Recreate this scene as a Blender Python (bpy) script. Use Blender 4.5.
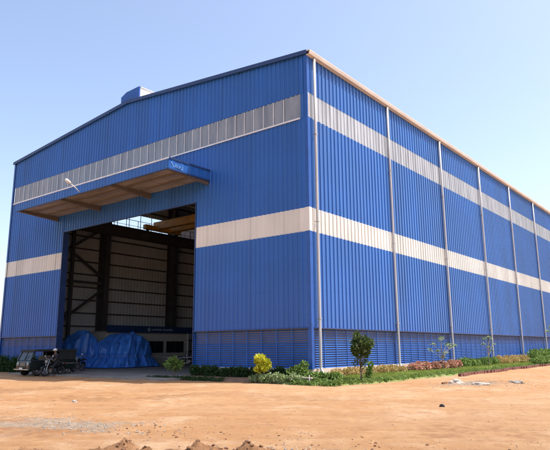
import bpy, bmesh, math, random
import numpy as np
from mathutils import Vector, Matrix, noise
R = math.radians
random.seed(7); rng = np.random.default_rng(7)
for o in list(bpy.data.objects): bpy.data.objects.remove(o)
scene = bpy.context.scene
COL = scene.collection

# ------------------------------------------------------------------ camera
cam_data = bpy.data.cameras.new('camera'); cam = bpy.data.objects.new('camera', cam_data); COL.objects.link(cam)
cam_data.sensor_width = 36; cam_data.sensor_fit = 'HORIZONTAL'; cam_data.lens = 584.035 / 550 * 36
cam_data.clip_start = 0.1; cam_data.clip_end = 6000
EYE = 1.57
rt = Vector((0.78342851, 0.62144657, -0.00662781)); up = Vector((0.13287783, -0.15707587, 0.97860648)); fw = Vector((-0.60711057, 0.76754891, 0.20563419))
m = Matrix((rt, up, -fw)).transposed().to_4x4(); m.translation = Vector((15.83992, -22.70169, EYE))
cam.matrix_world = m
scene.camera = cam

# ------------------------------------------------------------------ sky and sun
SUN_EL, SUN_AZ = R(63.5), R(57)      # azimuth from +Y towards +X
world = bpy.data.worlds.new('World'); scene.world = world; world.use_nodes = True
nt = world.node_tree; nt.nodes.clear()
sky = nt.nodes.new('ShaderNodeTexSky'); sky.sky_type = 'NISHITA'; sky.sun_disc = False
sky.sun_elevation = SUN_EL; sky.sun_rotation = SUN_AZ
sky.air_density = 1.0; sky.dust_density = 2.2; sky.ozone_density = 1.6; sky.altitude = 0
bg = nt.nodes.new('ShaderNodeBackground'); bg.inputs[1].default_value = 0.15
wo = nt.nodes.new('ShaderNodeOutputWorld')
hz = nt.nodes.new('ShaderNodeVectorMath'); hz.operation = 'MULTIPLY'; hz.inputs[1].default_value = (1.03, 0.935, 0.885)   # dusty summer air
nt.links.new(sky.outputs[0], hz.inputs[0]); nt.links.new(hz.outputs[0], bg.inputs[0]); nt.links.new(bg.outputs[0], wo.inputs[0])
sl = bpy.data.lights.new('sun', 'SUN'); sl.energy = 2.7; sl.angle = R(0.53); sl.color = (1.0, 0.95, 0.87)
so = bpy.data.objects.new('sun', sl); COL.objects.link(so)
sd = Vector((math.sin(SUN_AZ) * math.cos(SUN_EL), math.cos(SUN_AZ) * math.cos(SUN_EL), math.sin(SUN_EL)))
so.rotation_euler = sd.to_track_quat('Z', 'Y').to_euler(); so.location = (0, 0, 60)
scene.view_settings.view_transform = 'Standard'; scene.view_settings.look = 'None'
scene.view_settings.gamma = 1; scene.view_settings.use_curve_mapping = False
scene.view_settings.exposure = 1.1

# ------------------------------------------------------------------ materials
def mat(name, col, rough=0.6, metal=0.0, var=0.12, scale=3.0, stretch=(1, 1, 1), bump=0.0, bscale=40, col2=None, spec=0.5, translucent=0, detail=5):
    M = bpy.data.materials.new(name); M.use_nodes = True; n = M.node_tree; N = n.nodes; L = n.links
    b = N['Principled BSDF']; b.inputs['Roughness'].default_value = rough; b.inputs['Metallic'].default_value = metal
    b.inputs['Specular IOR Level'].default_value = spec
    tc = N.new('ShaderNodeTexCoord'); mp = N.new('ShaderNodeMapping'); mp.inputs['Scale'].default_value = stretch
    L.new(tc.outputs['Object'], mp.inputs[0])
    nz = N.new('ShaderNodeTexNoise'); nz.inputs['Scale'].default_value = scale; nz.inputs['Detail'].default_value = detail; nz.inputs['Roughness'].default_value = 0.6
    L.new(mp.outputs[0], nz.inputs['Vector'])
    cr = N.new('ShaderNodeMix'); cr.data_type = 'RGBA'
    c2 = col2 if col2 else tuple(c * (1 - var) for c in col)
    c1 = col if col2 else tuple(min(1, c * (1 + var)) for c in col)
    cr.inputs[6].default_value = (*c1, 1); cr.inputs[7].default_value = (*c2, 1)
    rmp = N.new('ShaderNodeMapRange'); rmp.inputs[1].default_value = 0.32; rmp.inputs[2].default_value = 0.68
    L.new(nz.outputs[0], rmp.inputs[0]); L.new(rmp.outputs[0], cr.inputs[0]); L.new(cr.outputs[2], b.inputs['Base Color'])
    if bump:
        n2 = N.new('ShaderNodeTexNoise'); n2.inputs['Scale'].default_value = bscale; n2.inputs['Detail'].default_value = 6
        L.new(tc.outputs['Object'], n2.inputs['Vector'])
        bp = N.new('ShaderNodeBump'); bp.inputs['Strength'].default_value = bump; bp.inputs['Distance'].default_value = 0.02
        L.new(n2.outputs[0], bp.inputs['Height']); L.new(bp.outputs[0], b.inputs['Normal'])
    if translucent:
        tr = N.new('ShaderNodeBsdfTranslucent'); L.new(cr.outputs[2], tr.inputs[0])
        mx = N.new('ShaderNodeMixShader'); mx.inputs[0].default_value = translucent
        out = N['Material Output']; L.new(b.outputs[0], mx.inputs[1]); L.new(tr.outputs[0], mx.inputs[2]); L.new(mx.outputs[0], out.inputs[0])
    return M

def leaf_mat(name, cols, translucent=0.3, rough=0.5):
    M = bpy.data.materials.new(name); M.use_nodes = True; n = M.node_tree; N = n.nodes; L = n.links
    b = N['Principled BSDF']; b.inputs['Roughness'].default_value = rough; b.inputs['Specular IOR Level'].default_value = 0.3
    g = N.new('ShaderNodeNewGeometry'); r = N.new('ShaderNodeValToRGB')
    e = r.color_ramp.elements; e[0].color = (*cols[0], 1); e[1].color = (*cols[-1], 1)
    for i, c in enumerate(cols[1:-1]):
        k = e.new((i + 1) / (len(cols) - 1)); k.color = (*c, 1)
    L.new(g.outputs['Random Per Island'], r.inputs[0]); L.new(r.outputs[0], b.inputs['Base Color'])
    tr = N.new('ShaderNodeBsdfTranslucent'); L.new(r.outputs[0], tr.inputs[0])
    mx = N.new('ShaderNodeMixShader'); mx.inputs[0].default_value = translucent
    out = N['Material Output']; L.new(b.outputs[0], mx.inputs[1]); L.new(tr.outputs[0], mx.inputs[2]); L.new(mx.outputs[0], out.inputs[0])
    return M

def cladding_mat(name, col, dirt, rough=0.38):
    """painted sheet steel: each ~1 m sheet a slightly different tone, vertical dust streaks, laps"""
    M = bpy.data.materials.new(name); M.use_nodes = True; n = M.node_tree; N = n.nodes; L = n.links
    b = N['Principled BSDF']; b.inputs['Specular IOR Level'].default_value = 0.5
    b.inputs['Sheen Weight'].default_value = 0.4; b.inputs['Sheen Roughness'].default_value = 0.45; b.inputs['Sheen Tint'].default_value = (.45, .72, 1, 1)   # fine dust film
    tc = N.new('ShaderNodeTexCoord')
    sx = N.new('ShaderNodeSeparateXYZ'); L.new(tc.outputs['Object'], sx.inputs[0])
    ad = N.new('ShaderNodeMath'); ad.operation = 'SUBTRACT'; L.new(sx.outputs[0], ad.inputs[0]); L.new(sx.outputs[1], ad.inputs[1])
    dv = N.new('ShaderNodeMath'); dv.operation = 'DIVIDE'; L.new(ad.outputs[0], dv.inputs[0]); dv.inputs[1].default_value = 1.08
    fl = N.new('ShaderNodeMath'); fl.operation = 'FLOOR'; L.new(dv.outputs[0], fl.inputs[0])
    wn = N.new('ShaderNodeTexWhiteNoise'); wn.noise_dimensions = '1D'; L.new(fl.outputs[0], wn.inputs['W'])
    mp = N.new('ShaderNodeMapping'); mp.inputs['Scale'].default_value = (3.2, 3.2, 0.16); L.new(tc.outputs['Object'], mp.inputs[0])
    nz = N.new('ShaderNodeTexNoise'); nz.inputs['Scale'].default_value = 1.2; nz.inputs['Detail'].default_value = 7; nz.inputs['Roughness'].default_value = 0.65
    L.new(mp.outputs[0], nz.inputs['Vector'])
    n2 = N.new('ShaderNodeTexNoise'); n2.inputs['Scale'].default_value = 0.35; n2.inputs['Detail'].default_value = 3; L.new(tc.outputs['Object'], n2.inputs['Vector'])
    v1 = N.new('ShaderNodeMapRange'); v1.inputs[3].default_value = 0.9; v1.inputs[4].default_value = 1.1; L.new(wn.outputs[0], v1.inputs[0])
    v2 = N.new('ShaderNodeMapRange'); v2.inputs[1].default_value = 0.3; v2.inputs[2].default_value = 0.7; v2.inputs[3].default_value = 0.9; v2.inputs[4].default_value = 1.12; L.new(n2.outputs[0], v2.inputs[0])
    mu = N.new('ShaderNodeMath'); mu.operation = 'MULTIPLY'; L.new(v1.outputs[0], mu.inputs[0]); L.new(v2.outputs[0], mu.inputs[1])
    def line(src, per, w, dark):
        q = N.new('ShaderNodeMath'); q.operation = 'DIVIDE'; L.new(src, q.inputs[0]); q.inputs[1].default_value = per
        f = N.new('ShaderNodeMath'); f.operation = 'FRACT'; L.new(q.outputs[0], f.inputs[0])
        g = N.new('ShaderNodeMath'); g.operation = 'LESS_THAN'; L.new(f.outputs[0], g.inputs[0]); g.inputs[1].default_value = w / per
        h = N.new('ShaderNodeMath'); h.operation = 'MULTIPLY_ADD'; L.new(g.outputs[0], h.inputs[0]); h.inputs[1].default_value = -dark; h.inputs[2].default_value = 1; return h.outputs[0]
    for ln in (line(ad.outputs[0], 1.08, .03, .28), line(sx.outputs[2], 1.42, .025, .16)):
        m_ = N.new('ShaderNodeMath'); m_.operation = 'MULTIPLY'; L.new(mu.outputs[0], m_.inputs[0]); L.new(ln, m_.inputs[1]); mu = m_
    vm = N.new('ShaderNodeVectorMath'); vm.operation = 'SCALE'; vm.inputs[0].default_value = col; L.new(mu.outputs[0], vm.inputs['Scale'])
    mx = N.new('ShaderNodeMix'); mx.data_type = 'RGBA'; mx.inputs[7].default_value = (*dirt, 1)
    fr = N.new('ShaderNodeMapRange'); fr.inputs[1].default_value = 0.42; fr.inputs[2].default_value = 0.85; fr.inputs[4].default_value = 0.42; L.new(nz.outputs[0], fr.inputs[0])
    L.new(fr.outputs[0], mx.inputs[0]); L.new(vm.outputs[0], mx.inputs[6])
    hg = N.new('ShaderNodeMapRange'); hg.inputs[1].default_value = 5.5; hg.inputs[2].default_value = 2.3; hg.inputs[3].default_value = 0; hg.inputs[4].default_value = .05; L.new(sx.outputs[2], hg.inputs[0])
    hm = N.new('ShaderNodeMath'); hm.operation = 'MULTIPLY'; L.new(hg.outputs[0], hm.inputs[0]); L.new(nz.outputs[0], hm.inputs[1])
    m3_ = N.new('ShaderNodeMix'); m3_.data_type = 'RGBA'; m3_.inputs[7].default_value = (.40, .27, .18, 1); L.new(hm.outputs[0], m3_.inputs[0]); L.new(mx.outputs[2], m3_.inputs[6]); L.new(m3_.outputs[2], b.inputs['Base Color'])
    rr = N.new('ShaderNodeMapRange'); rr.inputs[3].default_value = rough - 0.08; rr.inputs[4].default_value = rough + 0.2; L.new(nz.outputs[0], rr.inputs[0]); L.new(rr.outputs[0], b.inputs['Roughness'])
    return M

M = {}
M['blue'] = cladding_mat('blue_cladding', (0.008, 0.092, 0.375), (0.035, 0.14, 0.40))
M['cream'] = cladding_mat('cream_cladding', (0.66, 0.64, 0.58), (0.58, 0.54, 0.48), 0.5)
M['blue_trim'] = mat('blue_trim', (0.012, 0.08, 0.34), 0.4, var=0.15, scale=1.5)
M['dark_blue'] = mat('dark_blue_trim', (0.018, 0.045, 0.15), 0.45, var=0.2)
M['blue_louvre'] = mat('blue_louvre', (0.016, 0.115, 0.44), 0.42, var=0.15, scale=1.2)
M['backing'] = mat('faded_backing_sheet', (0.15, 0.18, 0.28), 0.6, col2=(0.14, 0.13, 0.15), scale=1.5)
M['poly'] = mat('translucent_sheet', (0.46, 0.50, 0.54), 0.25, var=0.3, scale=1.0, stretch=(3, 3, 0.3), translucent=0.15)
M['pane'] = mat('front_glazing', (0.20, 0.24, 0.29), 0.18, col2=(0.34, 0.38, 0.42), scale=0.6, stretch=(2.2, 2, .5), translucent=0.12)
M['poly_bar'] = mat('white_bar', (0.66, 0.68, 0.71), 0.4)
M['liner'] = mat('sheet_inside', (0.46, 0.49, 0.52), 0.6, var=0.1, scale=0.5)
M['steel'] = mat('dark_steel', (0.055, 0.055, 0.06), 0.55, var=0.25, scale=1.5)
M['galv'] = mat('galvanised', (0.42, 0.40, 0.38), 0.45, metal=0.3, var=0.12)
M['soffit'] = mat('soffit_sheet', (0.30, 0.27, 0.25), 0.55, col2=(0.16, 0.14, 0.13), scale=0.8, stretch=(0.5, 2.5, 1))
M['bracket'] = mat('bracket_paint', (0.12, 0.10, 0.09), 0.6)
M['pipe'] = mat('downpipe_pvc', (0.46, 0.46, 0.46), 0.45, var=0.08, scale=1.2)
M['gutter'] = mat('gutter_sheet', (0.60, 0.52, 0.45), 0.5, var=0.12, scale=0.6)
M['plinth'] = mat('plinth_plaster', (0.62, 0.56, 0.48), 0.85, col2=(0.52, 0.38, 0.27), scale=1.4, bump=0.3)
M['concrete'] = mat('concrete', (0.30, 0.275, 0.25), 0.85, col2=(0.20, 0.17, 0.145), scale=0.7, bump=0.3, bscale=20)
M['roofing'] = mat('roof_sheet', (0.45, 0.47, 0.50), 0.45, metal=0.2)
M['white'] = mat('white_paint', (0.72, 0.71, 0.69), 0.5, var=0.05)
M['cabinwall'] = mat('cabin_wall', (0.50, 0.47, 0.43), 0.7, var=0.1)
M['glass'] = mat('dark_glass', (0.02, 0.022, 0.025), 0.12, var=0.3)
M['crane'] = mat('crane_paint', (0.60, 0.34, 0.06), 0.5, var=0.2)
M['tarp'] = mat('blue_tarpaulin', (0.06, 0.24, 0.85), 0.36, var=0.3, scale=1.5, bump=1.0, bscale=5)
M['tarp_cord'] = mat('cord', (0.30, 0.30, 0.32), 0.8)
M['vanpaint'] = mat('van_paint', (0.008, 0.014, 0.013), 0.35, var=0.3)
M['canvas'] = mat('dark_canvas', (0.018, 0.020, 0.019), 0.85, var=0.3)
M['black'] = mat('black_rubber', (0.018, 0.018, 0.018), 0.75)
M['chrome'] = mat('chrome', (0.40, 0.40, 0.41), 0.3, metal=0.9, var=0.05)
M['windscreen'] = mat('windscreen', (0.03, 0.036, 0.045), 0.08, var=0.2)
M['headlight'] = mat('headlight_glass', (0.30, 0.30, 0.29), 0.15)
M['red'] = mat('red_lens', (0.35, 0.05, 0.03), 0.3)
M['bikered'] = mat('bike_paint', (0.035, 0.012, 0.012), 0.3)
M['bikeblack'] = mat('bike_black', (0.012, 0.012, 0.014), 0.3)
M['bikesilver'] = mat('bike_silver', (0.14, 0.14, 0.15), 0.3, metal=0.5)
M['skin'] = mat('skin', (0.16, 0.085, 0.055), 0.6, var=0.06)
M['shirt'] = mat('dark_shirt', (0.018, 0.018, 0.024), 0.85)
M['trousers'] = mat('dark_trousers', (0.02, 0.02, 0.024), 0.85)
M['bark'] = mat('bark', (0.17, 0.12, 0.08), 0.9, var=0.3, scale=12, bump=0.6)
M['palebark'] = mat('pale_bark', (0.28, 0.25, 0.20), 0.85, var=0.25, scale=12)
M['brick'] = mat('red_brick_edging', (0.17, 0.065, 0.05), 0.85, var=0.35, scale=5, bump=0.5)
M['masonry'] = mat('rough_masonry', (0.34, 0.24, 0.17), 0.9, var=0.25, scale=5, bump=0.6)
M['soil'] = mat('dug_soil', (0.26, 0.13, 0.065), 0.95, col2=(0.14, 0.075, 0.04), scale=2.5, bump=0.8, bscale=12)
M['rubble'] = mat('pale_rubble', (0.44, 0.38, 0.32), 0.9, var=0.25, scale=9, bump=0.5)
M['stone'] = mat('loose_stone', (0.22, 0.15, 0.10), 0.9, col2=(0.40, 0.28, 0.19), scale=3)
M['grey_stone'] = mat('grey_stone_chips', (0.24, 0.22, 0.20), 0.9, col2=(0.36, 0.31, 0.25), scale=6)
M['clod'] = mat('earth_clod', (0.26, 0.13, 0.065), 0.95, col2=(0.15, 0.08, 0.045), scale=3)
M['leaf_hedge'] = leaf_mat('hedge_leaf', [(0.018, 0.045, 0.014), (0.035, 0.08, 0.022), (0.06, 0.11, 0.03)])
M['leaf_green'] = leaf_mat('bright_leaf', [(0.08, 0.15, 0.03), (0.15, 0.25, 0.05), (0.28, 0.38, 0.11)])
M['leaf_tree'] = leaf_mat('tree_leaf', [(0.025, 0.05, 0.015), (0.06, 0.10, 0.025), (0.16, 0.20, 0.06)])
M['leaf_yellow'] = leaf_mat('yellow_leaf', [(0.22, 0.26, 0.02), (0.55, 0.55, 0.04), (0.80, 0.76, 0.08)], 0.25)
M['leaf_red'] = leaf_mat('copper_leaf', [(0.36, 0.12, 0.08), (0.58, 0.28, 0.20), (0.72, 0.48, 0.36), (0.22, 0.17, 0.06)], 0.2)
M['leaf_straw'] = leaf_mat('ochre_leaf', [(0.30, 0.24, 0.07), (0.52, 0.34, 0.13), (0.62, 0.46, 0.20), (0.15, 0.19, 0.05)], 0.2)
M['leaf_pale'] = leaf_mat('pale_leaf', [(0.12, 0.20, 0.06), (0.28, 0.38, 0.14), (0.50, 0.56, 0.36)], 0.3)
M['grass'] = leaf_mat('grass_blade', [(0.14, 0.22, 0.03), (0.24, 0.32, 0.05), (0.38, 0.40, 0.11)], 0.3)
M['lawn_soil'] = mat('lawn_base', (0.13, 0.20, 0.04), 0.95, col2=(0.24, 0.22, 0.09), scale=2.2, bump=0.7)

def crease(M_, scale=0.9, dist=.16):
    n = M_.node_tree; N = n.nodes; L = n.links; tc = N.new('ShaderNodeTexCoord'); q = N.new('ShaderNodeTexNoise'); q.noise_type = 'RIDGED_MULTIFRACTAL'
    q.inputs['Scale'].default_value = scale; q.inputs['Detail'].default_value = 4; L.new(tc.outputs['Object'], q.inputs['Vector'])
    b = N.new('ShaderNodeBump'); b.inputs['Strength'].default_value = 1; b.inputs['Distance'].default_value = dist; L.new(q.outputs[0], b.inputs['Height']); L.new(b.outputs[0], N['Principled BSDF'].inputs['Normal'])
crease(M['tarp'])
def ground_mat():
    M_ = bpy.data.materials.new('red_earth'); M_.use_nodes = True; n = M_.node_tree; N = n.nodes; L = n.links
    b = N['Principled BSDF']; b.inputs['Roughness'].default_value = 0.95; b.inputs['Specular IOR Level'].default_value = 0.15
    tc = N.new('ShaderNodeTexCoord')
    def nz(scale, detail, rough=0.6, st=None, rot=0):
        q = N.new('ShaderNodeTexNoise'); q.inputs['Scale'].default_value = scale; q.inputs['Detail'].default_value = detail; q.inputs['Roughness'].default_value = rough
        if st:
            mp = N.new('ShaderNodeMapping'); mp.vector_type = 'TEXTURE'; mp.inputs['Scale'].default_value = (1/st[0], 1/st[1], 1); mp.inputs['Rotation'].default_value = (0, 0, rot)
            L.new(tc.outputs['Object'], mp.inputs[0]); L.new(mp.outputs[0], q.inputs['Vector'])
        else: L.new(tc.outputs['Object'], q.inputs['Vector'])
        return q
    def rng_(src, a, b_, c=0, d=1):
        r = N.new('ShaderNodeMapRange'); r.inputs[1].default_value = a; r.inputs[2].default_value = b_; r.inputs[3].default_value = c; r.inputs[4].default_value = d
        L.new(src, r.inputs[0]); return r.outputs[0]
    def mix(f, a, b_):
        x = N.new('ShaderNodeMix'); x.data_type = 'RGBA'; L.new(f, x.inputs[0])
        if isinstance(a, tuple): x.inputs[6].default_value = (*a, 1)
        else: L.new(a, x.inputs[6])
        if isinstance(b_, tuple): x.inputs[7].default_value = (*b_, 1)
        else: L.new(b_, x.inputs[7])
        return x.outputs[2]
    c = mix(rng_(nz(0.12, 5).outputs[0], 0.35, 0.65), (0.44, 0.235, 0.102), (0.51, 0.32, 0.170))
    # vehicle tracks worn along the yard
    c = mix(rng_(nz(1.0, 5, 0.65, (0.16, 1.5, 1), R(30)).outputs[0], 0.44, 0.66, 0, 0.4), c, (0.35, 0.175, 0.085))
    c = mix(rng_(nz(0.4, 8, 0.72).outputs[0], 0.50, 0.70, 0, 0.8), c, (0.62, 0.45, 0.29))
    c = mix(rng_(nz(3.5, 6, 0.75).outputs[0], 0.50, 0.70, 0, 0.65), c, (0.34, 0.165, 0.08))
    c = mix(rng_(nz(16, 5, 0.8).outputs[0], 0.55, 0.7, 0, 0.6), c, (0.28, 0.14, 0.075))
    c = mix(rng_(nz(1.3, 9, 0.8).outputs[0], 0.52, 0.66, 0, 0.5), c, (0.33, 0.155, 0.07))
    c = mix(rng_(nz(11, 12, 0.9).outputs[0], 0.58, 0.63, 0, 0.55), c, (0.27, 0.13, 0.06))
    c = mix(rng_(nz(4.2, 12, 0.85, (.5, 1, 1), R(20)).outputs[0], 0.60, 0.64, 0, 0.5), c, (0.60, 0.44, 0.29))
    c = mix(rng_(nz(55, 4, 0.85).outputs[0], 0.56, 0.66, 0, 0.5), c, (0.25, 0.13, 0.07))
    c = mix(rng_(nz(38, 4, 0.85).outputs[0], 0.60, 0.68, 0, 0.5), c, (0.62, 0.47, 0.34))
    at = N.new('ShaderNodeAttribute'); at.attribute_name = 'soil'; 
    c = mix(at.outputs['Fac'], c, mix(rng_(nz(6, 6, 0.8).outputs[0], 0.4, 0.6), (0.19, 0.095, 0.045), (0.36, 0.19, 0.095)))
    a2 = N.new('ShaderNodeAttribute'); a2.attribute_name = 'grey'
    c = mix(a2.outputs['Fac'], c, mix(rng_(nz(5, 6, 0.8).outputs[0], 0.4, 0.6), (0.25, 0.20, 0.155), (0.42, 0.33, 0.24)))
    L.new(c, b.inputs['Base Color'])
    bp = N.new('ShaderNodeBump'); bp.inputs['Strength'].default_value = 0.8; bp.inputs['Distance'].default_value = 0.06
    ms = N.new('ShaderNodeMath'); ms.operation = 'ADD'; L.new(nz(9, 10, 0.85).outputs[0], ms.inputs[0]); L.new(nz(1.5, 6, 0.7, (0.6, 1.6, 1), R(20)).outputs[0], ms.inputs[1])
    L.new(ms.outputs[0], bp.inputs['Height']); L.new(bp.outputs[0], b.inputs['Normal'])
    return M_
M['earth'] = ground_mat()

# ------------------------------------------------------------------ helpers
def top_origin(p):
    while p.parent: p = p.parent
    return p.location
class MB:
    def __init__(s): s.v = []; s.f = []
    def add(s, vs, fs):
        b = len(s.v); s.v += [tuple(v) for v in vs]; s.f += [tuple(i + b for i in f) for f in fs]; return s
    def box(s, x0, x1, y0, y1, z0, z1):
        return s.add([(x0,y0,z0),(x1,y0,z0),(x1,y1,z0),(x0,y1,z0),(x0,y0,z1),(x1,y0,z1),(x1,y1,z1),(x0,y1,z1)],
                     [(0,3,2,1),(4,5,6,7),(0,1,5,4),(1,2,6,5),(2,3,7,6),(3,0,4,7)])
    def bar(s, a, b, w, h, upv=(0,0,1)):
        a = Vector(a); b = Vector(b); d = (b - a).normalized(); u = Vector(upv)
        if abs(d.dot(u)) > 0.98: u = Vector((1,0,0))
        sx = d.cross(u).normalized() * w / 2; sy = sx.cross(d).normalized() * h / 2
        vs = [a-sx-sy, a+sx-sy, a+sx+sy, a-sx+sy, b-sx-sy, b+sx-sy, b+sx+sy, b-sx+sy]
        return s.add(vs, [(0,1,2,3),(7,6,5,4),(0,4,5,1),(1,5,6,2),(2,6,7,3),(3,7,4,0)])
    def tube(s, pts, r, n=8):
        pts = [Vector(p) for p in pts]; rs = r if isinstance(r, (list, tuple)) else [r] * len(pts)
        b = len(s.v); ref = Vector((0.13, 0.31, 0.94))
        for i, p in enumerate(pts):
            d = (pts[min(i+1, len(pts)-1)] - pts[max(i-1, 0)]).normalized()
            u = d.cross(ref)
            if u.length < 0.1: u = d.cross(Vector((1, 0, 0)))
            u.normalize(); w = d.cross(u)
            for k in range(n):
                a = 2 * math.pi * k / n; s.v.append(tuple(p + u * math.cos(a) * rs[i] + w * math.sin(a) * rs[i]))
        for i in range(len(pts) - 1):
            for k in range(n):
                s.f.append((b+i*n+k, b+i*n+(k+1) % n, b+(i+1)*n+(k+1) % n, b+(i+1)*n+k))
        s.f.append(tuple(b + k for k in reversed(range(n)))); s.f.append(tuple(b + (len(pts)-1)*n + k for k in range(n)))
        return s
    def lathe(s, c, axis, prof, n=20):
        c = Vector(c); ax = Vector(axis).normalized(); u = ax.orthogonal().normalized(); w = ax.cross(u); b = len(s.v)
        for (r, h) in prof:
            for k in range(n):
                a = 2 * math.pi * k / n; s.v.append(tuple(c + ax*h + (u*math.cos(a) + w*math.sin(a)) * r))
        for i in range(len(prof) - 1):
            for k in range(n): s.f.append((b+i*n+k, b+i*n+(k+1) % n, b+(i+1)*n+(k+1) % n, b+(i+1)*n+k))
        return s
    def prism(s, poly, axis, a, b_):
        n = len(poly)
        def P(p, t):
            return {'x': (t, p[0], p[1]), 'y': (p[0], t, p[1]), 'z': (p[0], p[1], t)}[axis]
        vs = [P(p, a) for p in poly] + [P(p, b_) for p in poly]
        fs = [tuple(range(n)), tuple(reversed(range(n, 2*n)))] + [(i, i+n, (i+1) % n + n, (i+1) % n) for i in range(n)]
        return s.add(vs, fs)
    def rib(s, org, dr, nrm, length, zb, zt, pitch=0.36, depth=0.045, start=0.0):
        """trapezoid-ribbed sheet standing along dr from org, ribs towards nrm; zt a number or a function of distance"""
        prof = []; t = -start
        while t < length:
            for ds, dd in ((0, 0), (0.12, 0), (0.155, 1), (0.245, 1), (0.28, 0)):
                q = t + ds * pitch / 0.36
                if 0 <= q <= length: prof.append((q, dd * depth))
            t += pitch
        if not prof or prof[0][0] > 0: prof.insert(0, (0, 0))
        if prof[-1][0] < length: prof.append((length, 0))
        b = len(s.v); o = Vector(org); d = Vector(dr); n = Vector(nrm)
        for q, dd in prof:
            p = o + d * q + n * dd
            s.v.append((p.x, p.y, zb)); s.v.append((p.x, p.y, zt(q) if callable(zt) else zt))
        for i in range(len(prof) - 1): s.f.append((b+2*i, b+2*i+2, b+2*i+3, b+2*i+1))
        return s
    def build(s, name, m, parent=None, smooth=False, bevel=0, fix=True, label=None):
        me = bpy.data.meshes.new(name)
        off = top_origin(parent) if parent else Vector((0, 0, 0))
        me.from_pydata([(x - off[0], y - off[1], z - off[2]) for x, y, z in s.v], [], s.f)
        me.materials.append(M[m] if isinstance(m, str) else m)
        if fix:
            bm = bmesh.new(); bm.from_mesh(me); bmesh.ops.recalc_face_normals(bm, faces=bm.faces)
            if bevel: bmesh.ops.bevel(bm, geom=bm.edges[:], offset=bevel, segments=2, affect='EDGES', clamp_overlap=True)
            bm.to_mesh(me); bm.free()
        o = bpy.data.objects.new(name, me); COL.objects.link(o)
        if smooth:
            for p in me.polygons: p.use_smooth = True
        if parent: o.parent = parent
        if label: o['label'] = label
        return o
def each(mb, name, m, parent=None, **kw):
    '''every connected piece of mb becomes an object of its own'''
    par = list(range(len(mb.v)))
    def fd(i):
        while par[i] != i: par[i] = par[par[i]]; i = par[i]
        return i
    for f in mb.f:
        for k in f[1:]: par[fd(k)] = fd(f[0])
    gr = {}
    for f in mb.f: gr.setdefault(fd(f[0]), []).append(f)
    out = []
    for fs in gr.values():
        ids = sorted({i for f in fs for i in f}); mp_ = {i: k for k, i in enumerate(ids)}
        q = MB(); q.add([mb.v[i] for i in ids], [tuple(mp_[i] for i in f) for f in fs]); out.append(q.build(name, m, parent, **kw))
    return out
def thing(name, label, cat, loc=(0, 0, 0), group=None):
    o = bpy.data.objects.new(name, None); COL.objects.link(o); o.location = loc; o.empty_display_size = 0.3
    o['label'] = label; o['category'] = cat
    if group: o['group'] = group
    return o
def tag(o, label, cat, group=None):
    o['label'] = label; o['category'] = cat
    if group: o['group'] = group
    return o
def setting(o, kind='structure'): o['kind'] = kind; return o
def copy_tree(o, parent=None):
    c = o.copy(); COL.objects.link(c); c.parent = parent
    for ch in [q for q in bpy.data.objects if q.parent == o]: copy_tree(ch, c)
    return c

# ------------------------------------------------------------------ ground
W, L_, H, RIDGE = 29.07, 88.6, 16.47, 17.80
BAY, P0 = 8.0, 0.48
def vnoise(X, Y, sc, seed):
    r = np.random.default_rng(seed); T = r.random((257, 257)); x = (X * sc) % 256; y = (Y * sc) % 256
    i = np.minimum(x.astype(int), 255); j = np.minimum(y.astype(int), 255); fx = x - i; fy = y - j; fx = fx*fx*(3-2*fx); fy = fy*fy*(3-2*fy)
    return (T[i, j]*(1-fx)*(1-fy) + T[i+1, j]*fx*(1-fy) + T[i, j+1]*(1-fx)*fy + T[i+1, j+1]*fx*fy) - 0.5
def smooth(a, b, x):
    t = np.clip((x - a) / (b - a), 0, 1); return t*t*(3-2*t)
MOUNDS = [(8.05, -16.75, 0.30, 0.16), (9.2, -16.1, 0.5, 0.10), (9.9, -15.85, 0.55, 0.13), (10.6, -15.3, 0.45, 0.07), (9.3, -16.8, 0.6, 0.12), (11.3, -14.8, 0.4, 0.05), (8.6, -17.4, 0.8, 0.14), (7.2, -17.8, 0.6, 0.10)]
def mound_mask(X, Y):
    k = np.zeros_like(X)
    for mx, my, r, h in MOUNDS: k = np.maximum(k, np.exp(-((X-mx)**2 + (Y-my)**2) / (r*r) * 1.6))
    return k
def tracks(X, Y):
    cx = X * 0.78 + Y * 0.62; cy = -X * 0.62 + Y * 0.78; out = np.zeros_like(X)
    for off, bend, ph in ((-12.2, .010, 0), (-14.1, -.008, 4), (-16.4, .014, -2), (-17.6, .004, 9), (-10.0, .004, 6)):
        c = off + bend * (cx - ph)**2 + .12 * np.sin(cx * .5 + off)
        for s_ in (-.72, .72):
            d = (cy - c - s_) / .13; out = np.maximum(out, np.exp(-d*d) * smooth(.25, .6, vnoise(cx, cy, .35, int(40 - off)) + .5))
    return out
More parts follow.
